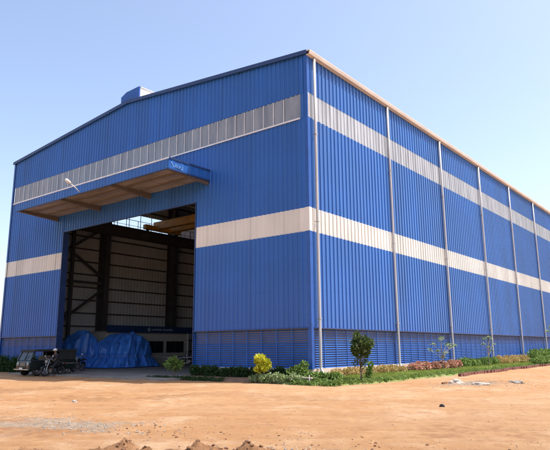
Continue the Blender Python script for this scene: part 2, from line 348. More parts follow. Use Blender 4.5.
def height(X, Y):
    out = 1 - smooth(-4.5, -1.8, Y) * (1 - smooth(2.5, 3.6, X))       # flat under the shed and beds
    far = 1 - smooth(60, 150, np.hypot(X - 5, Y + 5))
    cx = X * 0.78 + Y * 0.62; cy = -X * 0.62 + Y * 0.78
    h = 0.05 * vnoise(X, Y, 0.35, 1) + 0.035 * vnoise(X, Y, 1.1, 2) + 0.022 * vnoise(X, Y, 3.3, 3) + 0.014 * vnoise(X, Y, 8.1, 4)
    h += 0.03 * vnoise(cx * 0.3, cy, 1.3, 5)                            # ruts
    h -= 0.035 * tracks(X, Y) * (1 + .5 * vnoise(cx, cy, 6.0, 31))
    rough = smooth(0.55, 0.8, vnoise(X, Y, 0.45, 9) + 0.5)
    h += rough * (0.05 * vnoise(X, Y, 5.5, 6) + 0.03 * vnoise(X, Y, 12.0, 7))
    h = h * out * far
    for mx, my, r, hh in MOUNDS:
        g = np.exp(-((X-mx)**2 + (Y-my)**2) / (r*r) * 1.6)
        h += g * hh * (1 + 1.1 * vnoise(X, Y, 5, 11) + 0.9 * vnoise(X, Y, 12, 12))
    # low rise of spoil right of the yard
    h += 0.10 * np.exp(-((X-7.0)/2.4)**2 - ((Y-4)/6)**2)
    return h - 0.012
def axis(parts):
    out = []
    for a, b, st in parts: out += list(np.arange(a, b, st))
    return np.array(out + [parts[-1][1]])
gx = axis([(-3000, -400, 520), (-400, -60, 42.5), (-60, -16, 1.0), (-16, -8, 0.3), (-8, 18, 0.07), (18, 40, 0.6), (40, 400, 40), (400, 3000, 520)])
gy = axis([(-3000, -400, 520), (-400, -60, 42.5), (-60, -24, 1.2), (-24, -18, 0.3), (-18, -8, 0.065), (-8, 2, 0.13), (2, 30, 0.5), (30, 100, 2), (100, 400, 50), (400, 3000, 520)])
X, Y = np.meshgrid(gx, gy, indexing='ij'); Z = height(X, Y)
nx, ny = X.shape
co = np.stack([X, Y, Z], -1).reshape(-1, 3)
idx = np.arange(nx * ny).reshape(nx, ny)
fc = np.stack([idx[:-1, :-1], idx[1:, :-1], idx[1:, 1:], idx[:-1, 1:]], -1).reshape(-1, 4)
me = bpy.data.meshes.new('ground'); me.from_pydata(co.tolist(), [], fc.tolist())
at = me.attributes.new('soil', 'FLOAT', 'POINT')
sm = smooth(0.10, 0.5, mound_mask(X, Y) + 0.25 * vnoise(X, Y, 4, 21)) * 0.9
sm = np.maximum(sm, .22 * tracks(X, Y) * (.7 + vnoise(X, Y, 5, 33)))
sm = np.maximum(sm, .55 * smooth(.62, .82, vnoise(X, Y, .45, 9) + .5 + .35 * vnoise(X, Y, 6, 34)) * (1 - smooth(-9, -4, Y)))
at.data.foreach_set('value', sm.reshape(-1).astype(np.float32))
ag = me.attributes.new('grey', 'FLOAT', 'POINT')
gm = np.exp(-(((X-4.4)/1.5)**2 + ((Y+15.0)/0.9)**2)) + 0.9*np.exp(-(((X-11.2)/1.4)**2 + ((Y+14.9)/0.5)**2)) + 0.8*np.exp(-(((X-2.0)/2.2)**2 + ((Y+16.3)/0.9)**2)) + 0.7*np.exp(-(((X-6.6)/1.3)**2 + ((Y-1.6)/1.6)**2))
gm = smooth(0.35, 0.8, gm + 0.8 * vnoise(X, Y, 2.2, 22)) * 0.8
ag.data.foreach_set('value', gm.reshape(-1).astype(np.float32))
me.materials.append(M['earth'])
for p in me.polygons: p.use_smooth = True
g = bpy.data.objects.new('ground', me); COL.objects.link(g); setting(g)
def gz(x, y): return float(height(np.array([[x]], float), np.array([[y]], float))[0, 0])

# concrete floor + apron
fl = MB().box(-W + 0.1, -0.1, 0.25, L_ - 0.2, -0.3, 0.10); setting(fl.build('factory_floor', 'concrete'))
ap = MB()
xs = np.linspace(-22.6, -7.0, 24); front = [-2.55 + 0.22 * math.sin(i * 1.3) + 0.15 * math.sin(i * 2.9) for i in range(24)]
poly = [(x, f) for x, f in zip(xs, front)] + [(-7.0, 0.25), (-22.6, 0.25)]
ap.prism(poly, 'z', -0.25, 0.075); setting(ap.build('concrete_apron', 'concrete'))

# ------------------------------------------------------------------ factory building
B = thing('factory_building', 'huge corrugated factory shed, deep blue with cream and grey bands, and a tall open doorway', 'building', (-W/2, 0, 0))
T1, T2, B1, B2, L1, L0 = 14.27, 12.95, 8.27, 7.09, 2.49, 0.61
A_, B_, OT = -7.85, -21.30, 9.75           # doorway edges, head
def rake(x): return H + (RIDGE - H) * (1 - abs(x + W/2) / (W/2))
def fr(name, m, x0, x1, z0, z1): return MB().rib((x0, 0, 0), (1, 0, 0), (0, -1, 0), x1 - x0, z0, z1, pitch=0.30, depth=.045).build(name, m, B, fix=False)
CT = 0.14                                    # corner trim width
for x0, x1 in ((-W + CT, B_), (A_, -CT)):
    fr('wall_sheeting', 'blue', x0, x1, L1, B2); fr('cream_band', 'cream', x0, x1, B2, B1); fr('wall_sheeting', 'blue', x0, x1, B1, T2)
fr('door_head_sheeting', 'blue', B_, A_, OT, T2)
fr('gable_sheeting', 'blue', -W + CT, -CT, T1, lambda q: rake(-W + CT + q) - 0.045)
# right wall
for nm, m_, z0, z1 in (('side_sheeting', 'blue', L1, B2), ('cream_band', 'cream', B2, B1), ('side_sheeting', 'blue', B1, T2), ('side_sheeting', 'blue', T1, H - 0.05)):
    MB().rib((0, CT, 0), (0, 1, 0), (1, 0, 0), L_ - CT, z0, z1, depth=.055).build(nm, m_, B, fix=False)
# left wall and back wall (seen from inside)
for nm, m_, z0, z1 in (('side_sheeting', 'blue', 0.3, T2), ('side_sheeting', 'blue', T1, H - 0.05)):
    MB().rib((-W, CT, 0), (0, 1, 0), (-1, 0, 0), L_ - CT, z0, z1).build(nm, m_, B, fix=False)
    MB().rib((-W + 0.05, CT, 0), (0, 1, 0), (-1, 0, 0), L_ - CT - 0.1, z0, z1).build('inner_sheeting', 'liner', B, fix=False)
MB().rib((-W, L_, 0), (1, 0, 0), (0, 1, 0), W, 0.1, lambda q: rake(-W + q) - 0.05).build('rear_sheeting', 'blue', B, fix=False)
MB().rib((-W + .1, L_ - 0.06, 0), (1, 0, 0), (0, 1, 0), W - .2, 0.1, lambda q: rake(-W + .1 + q) - 0.06).build('inner_sheeting', 'liner', B, fix=False)
for z0, z1 in ((L1, T2), (T1, H - 0.05)):
    MB().rib((-0.05, CT, 0), (0, 1, 0), (1, 0, 0), L_ - CT - 0.1, z0, z1, depth=0.03).build('inner_sheeting', 'liner', B, fix=False)
# translucent band
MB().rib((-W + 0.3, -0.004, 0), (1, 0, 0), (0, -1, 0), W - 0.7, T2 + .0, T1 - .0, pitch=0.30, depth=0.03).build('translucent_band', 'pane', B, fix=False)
MB().rib((-0.40, 0, 0), (1, 0, 0), (0, -1, 0), 0.27, T2, T1, pitch=0.30, depth=0.03).build('wall_sheeting', 'blue', B, fix=False)
MB().rib((-0.002, CT, 0), (0, 1, 0), (1, 0, 0), L_ - CT, T2, T1, depth=0.045).build('translucent_band', 'poly', B, fix=False)
for ya, yb_ in ((CT, P0 + BAY), (P0 + 2*BAY, L_)): MB().rib((-W, ya, 0), (0, 1, 0), (-1, 0, 0), yb_ - ya, T2, T1, depth=0.045).build('translucent_band', 'poly', B, fix=False)
gp = MB()
for i in range(6): gp.box(-W - .02, -W + .04, P0 + BAY + .35 + i*1.35, P0 + BAY + .39 + i*1.35, T2, T1)
each(gp, 'mullion', 'steel', B)
bars = MB()
x = -W + 0.42
while x < -1.3: bars.box(x - 0.02, x + 0.02, -0.06, -0.045, T2 + 0.03, T1 - 0.03); x += 0.68
each(bars, 'glazing_bar', 'poly_bar', B)
MB().box(-W + 0.25, -0.42, -0.075, -0.03, T2 - 0.05, T2 + 0.03).build('sill_flashing', 'poly_bar', B)
# corner trims, coloured by band
for z0, z1, m_ in ((L0 - .02, B2, 'blue_trim'), (B2, B1, 'cream'), (B1, T2, 'blue_trim'), (T1, H - .02, 'blue_trim')):
    MB().prism([(-CT, -0.06), (0.06, -0.06), (0.06, CT), (0.052, CT), (0.052, -0.052), (-CT, -0.052)], 'z', z0, z1).build('corner_flashing', m_, B)
MB().prism([(-CT, -0.06), (0.06, -0.06), (0.06, 0.0), (0.052, 0.0), (0.052, -0.052), (-CT, -0.052)], 'z', T2, T1).build('corner_flashing', 'blue_trim', B)
MB().prism([(0.0, 0.0), (0.055, 0.0), (0.055, CT), (0.045, CT), (0.045, 0.0)], 'z', T2, T1).build('corner_flashing', 'galv', B)
for z0, z1, m_ in ((0.3, B2, 'blue_trim'), (B2, B1, 'cream'), (B1, H - .02, 'blue_trim')):
    MB().prism([(-W - 0.06, -0.06), (-W + CT, -0.06), (-W + CT, -0.052), (-W - .052, -0.052), (-W - .052, CT), (-W - .06, CT)], 'z', z0, z1).build('corner_flashing', m_, B)
# drip flashing where the cladding ends above the louvres
dr = MB(); dr.box(0.005, 0.10, CT, L_, L1 - 0.05, L1 - 0.003)
for x0, x1 in ((-W + CT, B_), (A_, -CT)): dr.box(x0, x1, -0.10, -0.005, L1 - 0.05, L1 - 0.003)
each(dr, 'drip_flashing', 'dark_blue', B)
# louvres: one panel per bay, blades + mullions, recessed behind the cladding
def louvre(a, b, side):
    mb = MB(); n = 17; h = (L1 - 0.03 - L0) / n
    for k in range(n):
        z = L0 + k * h
        c_ = 0.62 if k < 11 else 0.40
        prof = [(0.11, z + h * c_), (0.055, z + h * 0.12), (0.055, z), (0.064, z), (0.064, z + h*0.12), (0.12, z + h * c_)]
        if side == 'x': mb.prism([(-p[0] + 0.0, p[1]) for p in prof], 'y', a, b)
        else: mb.prism([(p[0] - 0.0, p[1]) for p in prof], 'x', a, b)
    o = mb.build('louvre_panel', 'blue_louvre', B)
    mm = MB(); n = max(1, round((b - a) / 1.0)); 
    for i in range(n + 1):
        t = a + (b - a) * i / n; w = 0.02
        if side == 'x': mm.box(-0.045 - 0.0, -0.022, t - w, t + w, L0, L1 - 0.05)
        else: mm.box(t - w, t + w, 0.022, 0.045, L0, L1 - 0.05)
    if side == 'x' and a > 66: mm.build('mullions', 'blue_louvre', o)['kind'] = 'stuff'
    else: each(mm, 'mullion', 'blue_louvre', o)
louvre(A_ + 0.06, -0.20, 'y'); louvre(-W + 0.2, B_ - 0.06, 'y')
edges = [CT - .1] + [P0 + BAY * k for k in range(1, 12) if P0 + BAY * k < L_ - 1] + [L_ - 0.1]
for a, b in zip(edges[:-1], edges[1:]): louvre(a + 0.05, b - 0.05, 'x')
bk = MB(); bk.box(-0.15, -0.135, 0.16, L_ - .2, L0, L1); bk.box(A_ + .05, -0.16, 0.135, 0.15, L0, L1); bk.box(-W + .2, B_ - .05, 0.135, 0.15, L0, L1)
each(bk, 'louvre_backing', 'backing', B)
# plinth
pl = MB(); pl.box(-0.22, 0.03, 0.0, L_, -0.3, L0 - 0.003); pl.box(A_, -0.222, -0.03, 0.22, -0.3, L0 - 0.003); pl.box(-W, B_, -0.03, 0.22, -0.3, L0 - 0.003)
pl.box(-W, -W + 0.22, 0.222, L_, -0.3, 0.29); pl.box(-W, 0, L_ - 0.2, L_ - .02, -0.3, 0.09)
each(pl, 'plinth', 'plinth', B)
# doorway reveals
jb = MB(); jb.box(B_ - 0.02, B_ + 0.03, -0.055, 0.42, L0 - .3, OT); jb.box(A_ - 0.03, A_ + 0.02, -0.055, 0.42, L0 - .0, OT)
jb.box(B_ + .031, A_ - .031, -0.055, 0.06, OT - 0.04, OT)
each(jb, 'doorway_reveal', 'dark_blue', B)
MB().box(A_ - 0.12, A_ + 0.35, -0.06, 0.3, -0.2, L0 - 0.001).build('jamb_footing', 'white', B)
# roof
rf = MB()
for s0, s1, z0, z1 in ((-W - 0.05, -W/2, H, RIDGE), (-W/2, 0.05, RIDGE, H)):
    rf.add([(s0, -0.12, z0), (s1, -0.12, z1), (s1, L_ + .1, z1), (s0, L_ + .1, z0), (s0, -0.12, z0 - .04), (s1, -0.12, z1 - .04), (s1, L_ + .1, z1 - .04), (s0, L_ + .1, z0 - .04)],
           [(0,1,2,3),(7,6,5,4),(0,4,5,1),(1,5,6,2),(2,6,7,3),(3,7,4,0)])
rf.build('roof', 'roofing', B)
rk = MB()
for s0, s1, z0, z1 in ((-W - 0.12, -W/2, H, RIDGE), (-W/2, 0.10, RIDGE, H)):
    vs = [(s0, -0.17, z0 + .05), (s1, -0.17, z1 + .05), (s1, -0.17, z1 - .17), (s0, -0.17, z0 - .17), (s0, 0.1, z0 + .05), (s1, 0.1, z1 + .05), (s1, -0.125, z1 - .17), (s0, -0.125, z0 - .17)]
    rk.add(vs, [(0,1,2,3), (0,4,5,1), (3,2,6,7), (0,3,7,4), (1,5,6,2)])
rk.build('rake_fascia', 'dark_blue', B, fix=False)
# ridge ventilator
vt = MB(); vx0, vx1 = -15.35, -13.45; vz = RIDGE + 0.78
vt.prism([(vx0, RIDGE - .2), (vx0, vz - .28), (vx0 + 0.55, vz - .05), (vx1 - .1, vz), (vx1, vz), (vx1, RIDGE - .25)], 'y', -0.05, 0.05)
v = vt.build('ridge_ventilator', 'blue_trim', B)
vs_ = MB(); vs_.box(vx1 - 0.05, vx1, 0.05, L_ - 0.5, RIDGE - .2, vz - .06); vs_.box(vx0, vx0 + .05, 0.05, L_ - .5, RIDGE - .2, vz - .3)
vs_.prism([(vx0 - .02, vz - .3), (vx0 + .55, vz - .06), (vx1 + .06, vz - .01), (vx1 + .06, vz - .05), (vx0 + .55, vz - .1), (vx0 - .02, vz - .34)], 'y', 0.051, L_ - .5)
vs_.build('ventilator_side', 'white', v)
# gutter and downpipes
gt = MB(); gt.prism([(0.04, H + .03), (0.30, H + .03), (0.30, H - 0.02), (0.26, H - .18), (0.04, H - .21), (0.04, H - .19), (0.24, H - .165), (0.275, H - .0), (0.04, H - .0)], 'y', -0.10, L_)
gt.build('gutter', 'gutter', B)
for k in range(0, 12):
    y = P0 + BAY * k; d = MB(); x = 0.16
    zf = 0.42
    d.tube([(x, y, H - 0.25), (x, y, 12), (x, y, 6), (x, y, zf + .28), (x + 0.03, y, zf + .16), (x + 0.16, y - 0.05, zf - .02), (x + .38, y - 0.14, zf - 0.17)], 0.074, 12)
    dp = d.build('downpipe', 'pipe', B, smooth=True)
    c = MB()
    for z in (2.9, 7.6, 12.1): c.box(x - .10, x + .08, y - .081, y + .081, z - .02, z + .02)
    each(c, 'pipe_clamp', 'galv', dp)
# canopy over the doorway
CX0, CX1, CD, CZ0, CZ1 = -22.35, -6.77, -3.10, 10.84, 11.42
fa = MB(); fa.rib((CX0, CD, 0), (1, 0, 0), (0, -1, 0), CX1 - CX0, CZ0 + .02, CZ1 - .02, pitch=0.30, depth=0.03)
fa.rib((CX1, CD, 0), (0, 1, 0), (1, 0, 0), -CD - .05, CZ0 + .02, CZ1 - .02, pitch=0.6, depth=0.012); fa.rib((CX0, CD, 0), (0, 1, 0), (-1, 0, 0), -CD - .05, CZ0 + .02, CZ1 - .02, pitch=0.30, depth=0.03)
can = fa.build('canopy', 'blue', B, fix=False)
ct = MB(); ct.add([(CX0, CD, CZ1 - .02), (CX1, CD, CZ1 - .02), (CX1, -.05, CZ1 + .05), (CX0, -.05, CZ1 + .05)], [(0, 1, 2, 3)]); ct.build('canopy_roof', 'roofing', can, fix=False)
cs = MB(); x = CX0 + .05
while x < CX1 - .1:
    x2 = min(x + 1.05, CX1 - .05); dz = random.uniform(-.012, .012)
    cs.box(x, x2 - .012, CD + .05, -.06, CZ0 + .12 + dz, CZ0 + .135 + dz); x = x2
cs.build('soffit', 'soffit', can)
ce = MB(); ce.box(CX0 - .04, CX1 + .03, CD - .055, CD - .03, CZ1 - .05, CZ1 + .03); ce.build('edge_flashing', 'poly_bar', can)
cf = MB(); cf.box(CX1 + .013, CX1 + .04, CD - .03, -.05, CZ1 - .05, CZ1 + .05); cf.box(CX1 + .013, CX1 + .035, CD - .03, -.05, CZ0 - .06, CZ0 + .03)
cf.box(CX0 - .03, CX1 + .012, CD - .04, CD + .02, CZ0 - .03, CZ0 + .02); each(cf, 'edge_flashing', 'dark_blue', can)
for x in (CX0 + .2, -17.1, -11.9, CX1 - .15):
    b = MB(); b.prism([(CD + .06, CZ0 + .11), (-.06, CZ0 + .11), (-.06, CZ0 - .22), (CD + .06, CZ0 - .02)], 'x', x - .09, x + .09); b.build('canopy_bracket', 'bracket', can)
b = MB()
for y in (-2.1, -1.05): b.box(CX0 + .3, CX1 - .25, y - .035, y + .035, CZ0 + .03, CZ0 + .11)
each(b, 'canopy_purlin', 'bracket', can)
# worn white mark on the canopy side (unreadable in the photo)
mk = MB()
for (ya, za, yb, zb, w) in ((-2.95, .40, -2.72, .14, .08), (-2.62, .14, -2.60, .34, .09), (-2.48, .30, -2.46, .12, .06), (-2.62, .16, -2.12, .13, .06), (-2.34, .30, -2.30, .12, .09), (-2.14, .36, -2.10, .12, .05)):
    mk.bar((CX1 + .018, ya, CZ0 + za), (CX1 + .018, yb, CZ0 + zb), w, .006, (1, 0, 0))
mk.build('white_marking', mat('faded_white', (0.10, 0.24, 0.56), 0.7, var=.25, scale=9), can)
# flood lamp on an arm from the canopy edge
lm = MB(); lm.tube([(-14.75, CD - .02, CZ0 + .05), (-14.78, CD - .35, CZ0 + .30), (-14.8, CD - .75, CZ0 + .52)], .028, 8)
arm = lm.build('lamp_arm', 'white', B, smooth=True)
lh = MB(); lh.lathe((-14.8, CD - .65, CZ0 + .48), (0, -.85, .45), [(.0, -.02), (.05, 0), (.09, .08), (.105, .24), (.09, .36), (.04, .42), (0, .44)], 14)
lh.build('lamp_head', 'white', arm, smooth=True)
# steel frames inside
for k in range(0, 12):
    y = P0 + BAY * k if k else 0.55
    if y > L_ - .3: y = L_ - .5
    for x0, x1 in ((-W + .22, -W + 1.25), (-1.25, -.22)):
        c = MB(); c.box(x0, x0 + .05, y - .25, y + .25, .1, H - .5); c.box(x1 - .05, x1, y - .25, y + .25, .1, H - .5); c.box(x0 + .05, x1 - .05, y - .02, y + .02, .1, H - .5)
        z = 1.2
        while z < H - 1: c.box(x0 + .05, x1 - .05, y - .16, y + .16, z - .012, z + .012); z += 2.4
        c.build('column', 'steel', B)
    r = MB()
    for sgn in (-1, 1):
        xa = -W/2 + sgn * (W/2 - .3); xb = -W/2
        r.add([(xa, y - .12, rake(xa) - .1), (xa, y + .12, rake(xa) - .1), (xb, y + .12, RIDGE - .1), (xb, y - .12, RIDGE - .1),
               (xa, y - .12, rake(xa) - 1.2), (xa, y + .12, rake(xa) - 1.2), (xb, y + .12, RIDGE - .75), (xb, y - .12, RIDGE - .75)],
              [(0,1,2,3),(7,6,5,4),(0,4,5,1),(1,5,6,2),(2,6,7,3),(3,7,4,0)])
    r.build('rafter', 'steel', B)
z = 1.25
while z < H - .4:
    if not (T2 + .1 < z < T1 - .1):
        MB().box(-W + .06, -W + .21, .3, L_ - .3, z - .055, z + .055).build('girt', 'steel', B)
        if z > L1: MB().box(-.21, -.06, .3, L_ - .3, z - .055, z + .055).build('girt', 'steel', B)
    z += 1.12
for x in (-W/2 - 10, -W/2 - 5, -W/2 - 2, -W/2 + 2, -W/2 + 5, -W/2 + 10):
    MB().box(x - .06, x + .06, 0, L_ - .2, rake(x) - .22, rake(x) - .05).build('purlin', 'steel', B)
xb = -W + .9
for a, b in (((xb, 5.2, 9.6), (xb, 8.2, 7.75)), ((xb, 5.2, 4.4), (xb, 8.2, 6.6)), ((xb, 0.7, 4.4), (xb, 5.2, 4.4)), ((xb, 5.2, 9.6), (xb, .8, 12.2)), ((xb, 5.2, 4.4), (xb, .8, 1.5)), ((xb, 5.2, 10.2), (xb, 8.2, 12.2)), ((xb, .8, 7.2), (xb, 8.2, 7.2))):
    MB().bar(a, b, .16, .2).build('bracing', 'steel', B)
MB().box(xb - .12, xb + .12, 5.05, 5.3, .1, 12.2).build('bracing_post', 'steel', B)
for sgn, xr in ((1, -W + 1.62), (-1, -1.62)):
    c = MB(); c.box(xr - .22, xr + .22, .7, L_ - .7, 12.40, 12.45); c.box(xr - .22, xr + .22, .7, L_ - .7, 11.5, 11.55); c.box(xr - .02, xr + .02, .7, L_ - .7, 11.55, 12.40); c.box(xr - .04, xr + .04, .7, L_ - .7, 12.45, 12.53)
    xw = xr - sgn * .55; c.box(xw - .25, xw + .25, .7, L_ - .7, 12.28, 12.32)
    rb = c.build('crane_runway', 'steel', B)
    h = MB(); y = .9; xh = xr - sgn * .45
    while y < L_ - 1: h.box(xh - .02, xh + .02, y - .02, y + .02, 12.32, 13.40); y += 1.35
    h.box(xh - .025, xh + .025, .9, L_ - 1, 13.36, 13.40); h.box(xh - .02, xh + .02, .9, L_ - 1, 12.85, 12.88)
    h.build('handrail', 'steel', rb)

# ------------------------------------------------------------------ overhead crane
cr = thing('overhead_crane', 'ochre overhead travelling crane on its rails high inside the shed', 'crane', (-W/2, 14.3, 12.53))
for y in (13.4, 15.2):
    MB().box(-W + 1.7, -1.7, y - .3, y + .3, 12.70, 13.42).build('bridge_girder', 'crane', cr, bevel=.02)
for x in (-W + 1.62, -1.62):
    e = MB().box(x - .22, x + .22, 12.1, 16.5, 12.66, 13.10).build('end_carriage', 'crane', cr, bevel=.02)
    for y in (12.5, 16.1): MB().lathe((x - .08, y, 12.72), (1, 0, 0), [(0, 0), (.19, 0), (.19, .16), (0, .16)], 16).build('wheel', 'steel', e)
tr = MB().box(-11.5, -9.3, 13.2, 15.4, 13.45, 13.6); tr.box(-11.2, -10.2, 13.7, 14.4, 13.6, 14.2); tr.build('trolley', 'crane', cr)
MB().lathe((-11.2, 14.8, 13.92), (1, 0, 0), [(0, 0), (.32, 0), (.32, .08), (.25, .08), (.25, 1.4), (.32, 1.4), (.32, 1.5), (0, 1.5)], 18).build('hoist_drum', 'white', cr)
hk = MB(); hk.tube([(-10.4, 14.3, 13.6), (-10.4, 14.3, 11.2)], .03); hk.box(-10.6, -10.2, 14.15, 14.45, 10.7, 11.2); hk.tube([(-10.4, 14.3, 10.7), (-10.4, 14.3, 10.5), (-10.25, 14.3, 10.35), (-10.4, 14.3, 10.2), (-10.55, 14.3, 10.3)], .05); hk.build('hook_block', 'crane', cr)

# ------------------------------------------------------------------ site office cabin against the left wall
ca = thing('office_cabin', 'low pale site office cabin with dark windows and a navy name board inside the shed', 'office cabin', (-26, 12, .1))
wl = MB(); F = -26.0; y0, y1 = 7.4, 16.45
wins = [(9.15, 11.3), (11.62, 13.62), (13.98, 16.12)]
wl.box(F - .1, F, y0, y1, .1, 1.18); wl.box(F - .1, F, y0, y1, 2.22, 2.97)
ed = [y0] + [v for w in wins for v in w] + [y1]
for i in range(0, len(ed), 2): wl.box(F - .1, F, ed[i], ed[i+1], 1.18, 2.22)
wl.box(F - 2.6, F - .1, y0, y0 + .1, .1, 2.97); wl.box(F - 2.6, F - .1, y1 - .1, y1, .1, 2.97)
each(wl, 'wall', 'cabinwall', ca)
for a, b in wins:
    w = MB(); w.box(F - .02, F + .03, a, a + .05, 1.18, 2.22); w.box(F - .02, F + .03, b - .05, b, 1.18, 2.22); w.box(F - .02, F + .03, a + .05, b - .05, 1.18, 1.23); w.box(F - .02, F + .03, a + .05, b - .05, 2.17, 2.22); w.box(F - .02, F + .02, (a+b)/2 - .02, (a+b)/2 + .02, 1.23, 2.17)
    fo = w.build('window', 'steel', ca); MB().box(F - .06, F - .04, a, b, 1.18, 2.22).build('pane', 'glass', fo)
MB().box(F - 2.7, F + .15, y0 - .1, 17.2, 2.97, 3.02).build('roof', 'roofing', ca)
sg = MB().box(F + .15, F + .2, y0 - .1, 17.2, 2.93, 3.52).build('name_board', mat('navy_board', (0.012, 0.04, 0.13), .5), ca)
lt = MB(); xx = F + .205; yy = 12.05
lt.lathe((F + .2, 11.75, 3.22), (1, 0, 0), [(.0, .008), (.17, .008), (.17, 0)], 6); lt.bar((xx, 11.75, 3.0), (xx, 11.75, 3.44), .05, .006, (1, 0, 0))
r2 = random.Random(3)
for i in range(19):
    if i == 11: yy += .12
    w = r2.uniform(.05, .13); z0 = r2.uniform(3.13, 3.17); lt.box(xx - .004, xx + .004, yy, yy + w, z0, r2.uniform(3.25, 3.32)); yy += w + .035
lt.build('lettering', mat('pale_letters', (0.30, 0.38, 0.45), .6), sg)
MB().box(F + .02, F + .14, 16.5, 16.62, .1, 2.95).build('post', 'white', ca)

# ------------------------------------------------------------------ tarpaulin-covered machines
def covered(name, label, c, rx, ry, h, rot, seed, toe=0):
    t = thing(name, label, 'covered machine', (c[0], c[1], .1), 'machines under blue tarpaulins')
    nr, na = 100, 330; vs = []; fs = []
    for i in range(nr + 1):
        q = i / nr
        for j in range(na):
            a = 2 * math.pi * j / na; ca_, sa = math.cos(a), math.sin(a)
            sup = (abs(ca_)**3.4 + abs(sa)**3.4) ** (-1/3.4)
            # bulk profile: flat-ish top, steep draped side, flared skirt
            if q < .5: rr = q / .5 * .80; z = 1 - .10 * (q / .5)**2
            else:
                u = (q - .5) / .5; rr = .80 + .12 * math.sin(u * math.pi / 2) + .16 * u**4; z = .90 * (1 - u)**1.0 * (1 - .12*u) if u < .93 else .02
                z = max(z, 0.0)
            px = rr * sup * ca_; py = rr * sup * sa
            hump = .80 + .20 * math.tanh(3 * (.55 - abs(py - .05))) + .13 * noise.noise((px * 2.1 + seed, py * 2.1, 3))
            if toe: hump *= 1 - .42 * max(0, py - .35) / .65
            vd = noise.voronoi((px * 2.4 + seed, py * 2.4 + q * 1.5, seed))[0]; vr = min(.35, vd[1] - vd[0])
            fold = noise.noise((math.cos(a) * 5 + seed, math.sin(a) * 5, q * 1.2)) * .13 + noise.noise((math.cos(a) * 14 + seed, math.sin(a) * 14, q * 2)) * .055
            rf_ = 1 + fold * max(0, q - .3) * 1.2
            wr = .10 * abs(noise.noise((px * 3.2 + seed, py * 3.2, q * 2))) + .06 * noise.noise((px * 5, py * 5, seed)) + .05 * abs(noise.noise((px * 7 + 4, py * 7, seed + q * 5))) - .05 * max(0, .12 - abs(noise.noise((px * 2.6 + 9, py * 2.6, seed)))) / .12
            wr += (.16 - vr) * .55 * (q < .97); rf_ += (.16 - vr) * .22 * (q > .4) * (q < .97)
            x = px * rx * rf_; y = py * ry * rf_; zz = max(0, h * z * hump + wr * (z > .03))
            # pulled in by the tie cord at a third of the height
            tie = math.exp(-((zz - h * .33) / .16)**2) * (q > .5) * .07; x *= 1 - tie; y *= 1 - tie
            cr_, sr = math.cos(rot), math.sin(rot)
            vs.append((c[0] + x*cr_ - y*sr, c[1] + x*sr + y*cr_, .102 + zz))
    for i in range(nr):
        for j in range(na): fs.append((i*na+j, i*na+(j+1) % na, (i+1)*na+(j+1) % na, (i+1)*na+j))
    mb = MB(); mb.add(vs, fs); mb.f.append(tuple(range(na))); cv = mb.build('tarpaulin', 'tarp', t, smooth=True, fix=False)
    ring = []
    row = min(range(nr // 2, nr), key=lambda i: abs(vs[i*na][2] - (.1 + h * .33)))
    for j in range(0, na, 5):
        col = min(range(nr // 2, nr), key=lambda i: abs(vs[i*na + j][2] - (.1 + h * .33)))
        v = Vector(vs[col*na + j]); ctr = Vector((c[0], c[1], v.z)); ring.append(v + (v - ctr).normalized() * .015)
    ring.append(ring[0]); MB().tube(ring, .018, 5).build('tie_cord', 'tarp_cord', t)
    return t
covered('covered_machine', 'large humped machine wrapped in creased blue tarpaulin tied with cord', (-24.4, 8.1), 1.8, 2.75, 2.7, R(8), 1.7, toe=1)
covered('covered_machine', 'smaller blue tarpaulin bundle standing left of the large wrapped machine', (-26.6, 5.4), 1.5, 1.6, 2.85, R(-10), 8.3)

# ------------------------------------------------------------------ tie rope across the doorway
pts = []
for i in range(25):
    t = i / 24; a = Vector((-22.2, 9.5, 1.0)); b = Vector((-7.95, 0.55, 1.15)); p = a.lerp(b, t); p.z -= .28 * 4 * t * (1 - t) * .5; pts.append(p)
tag(MB().tube(pts, .014, 5).build('barrier_rope', 'tarp_cord'), 'thin grey rope strung low across the doorway from the wrapped machine', 'rope')

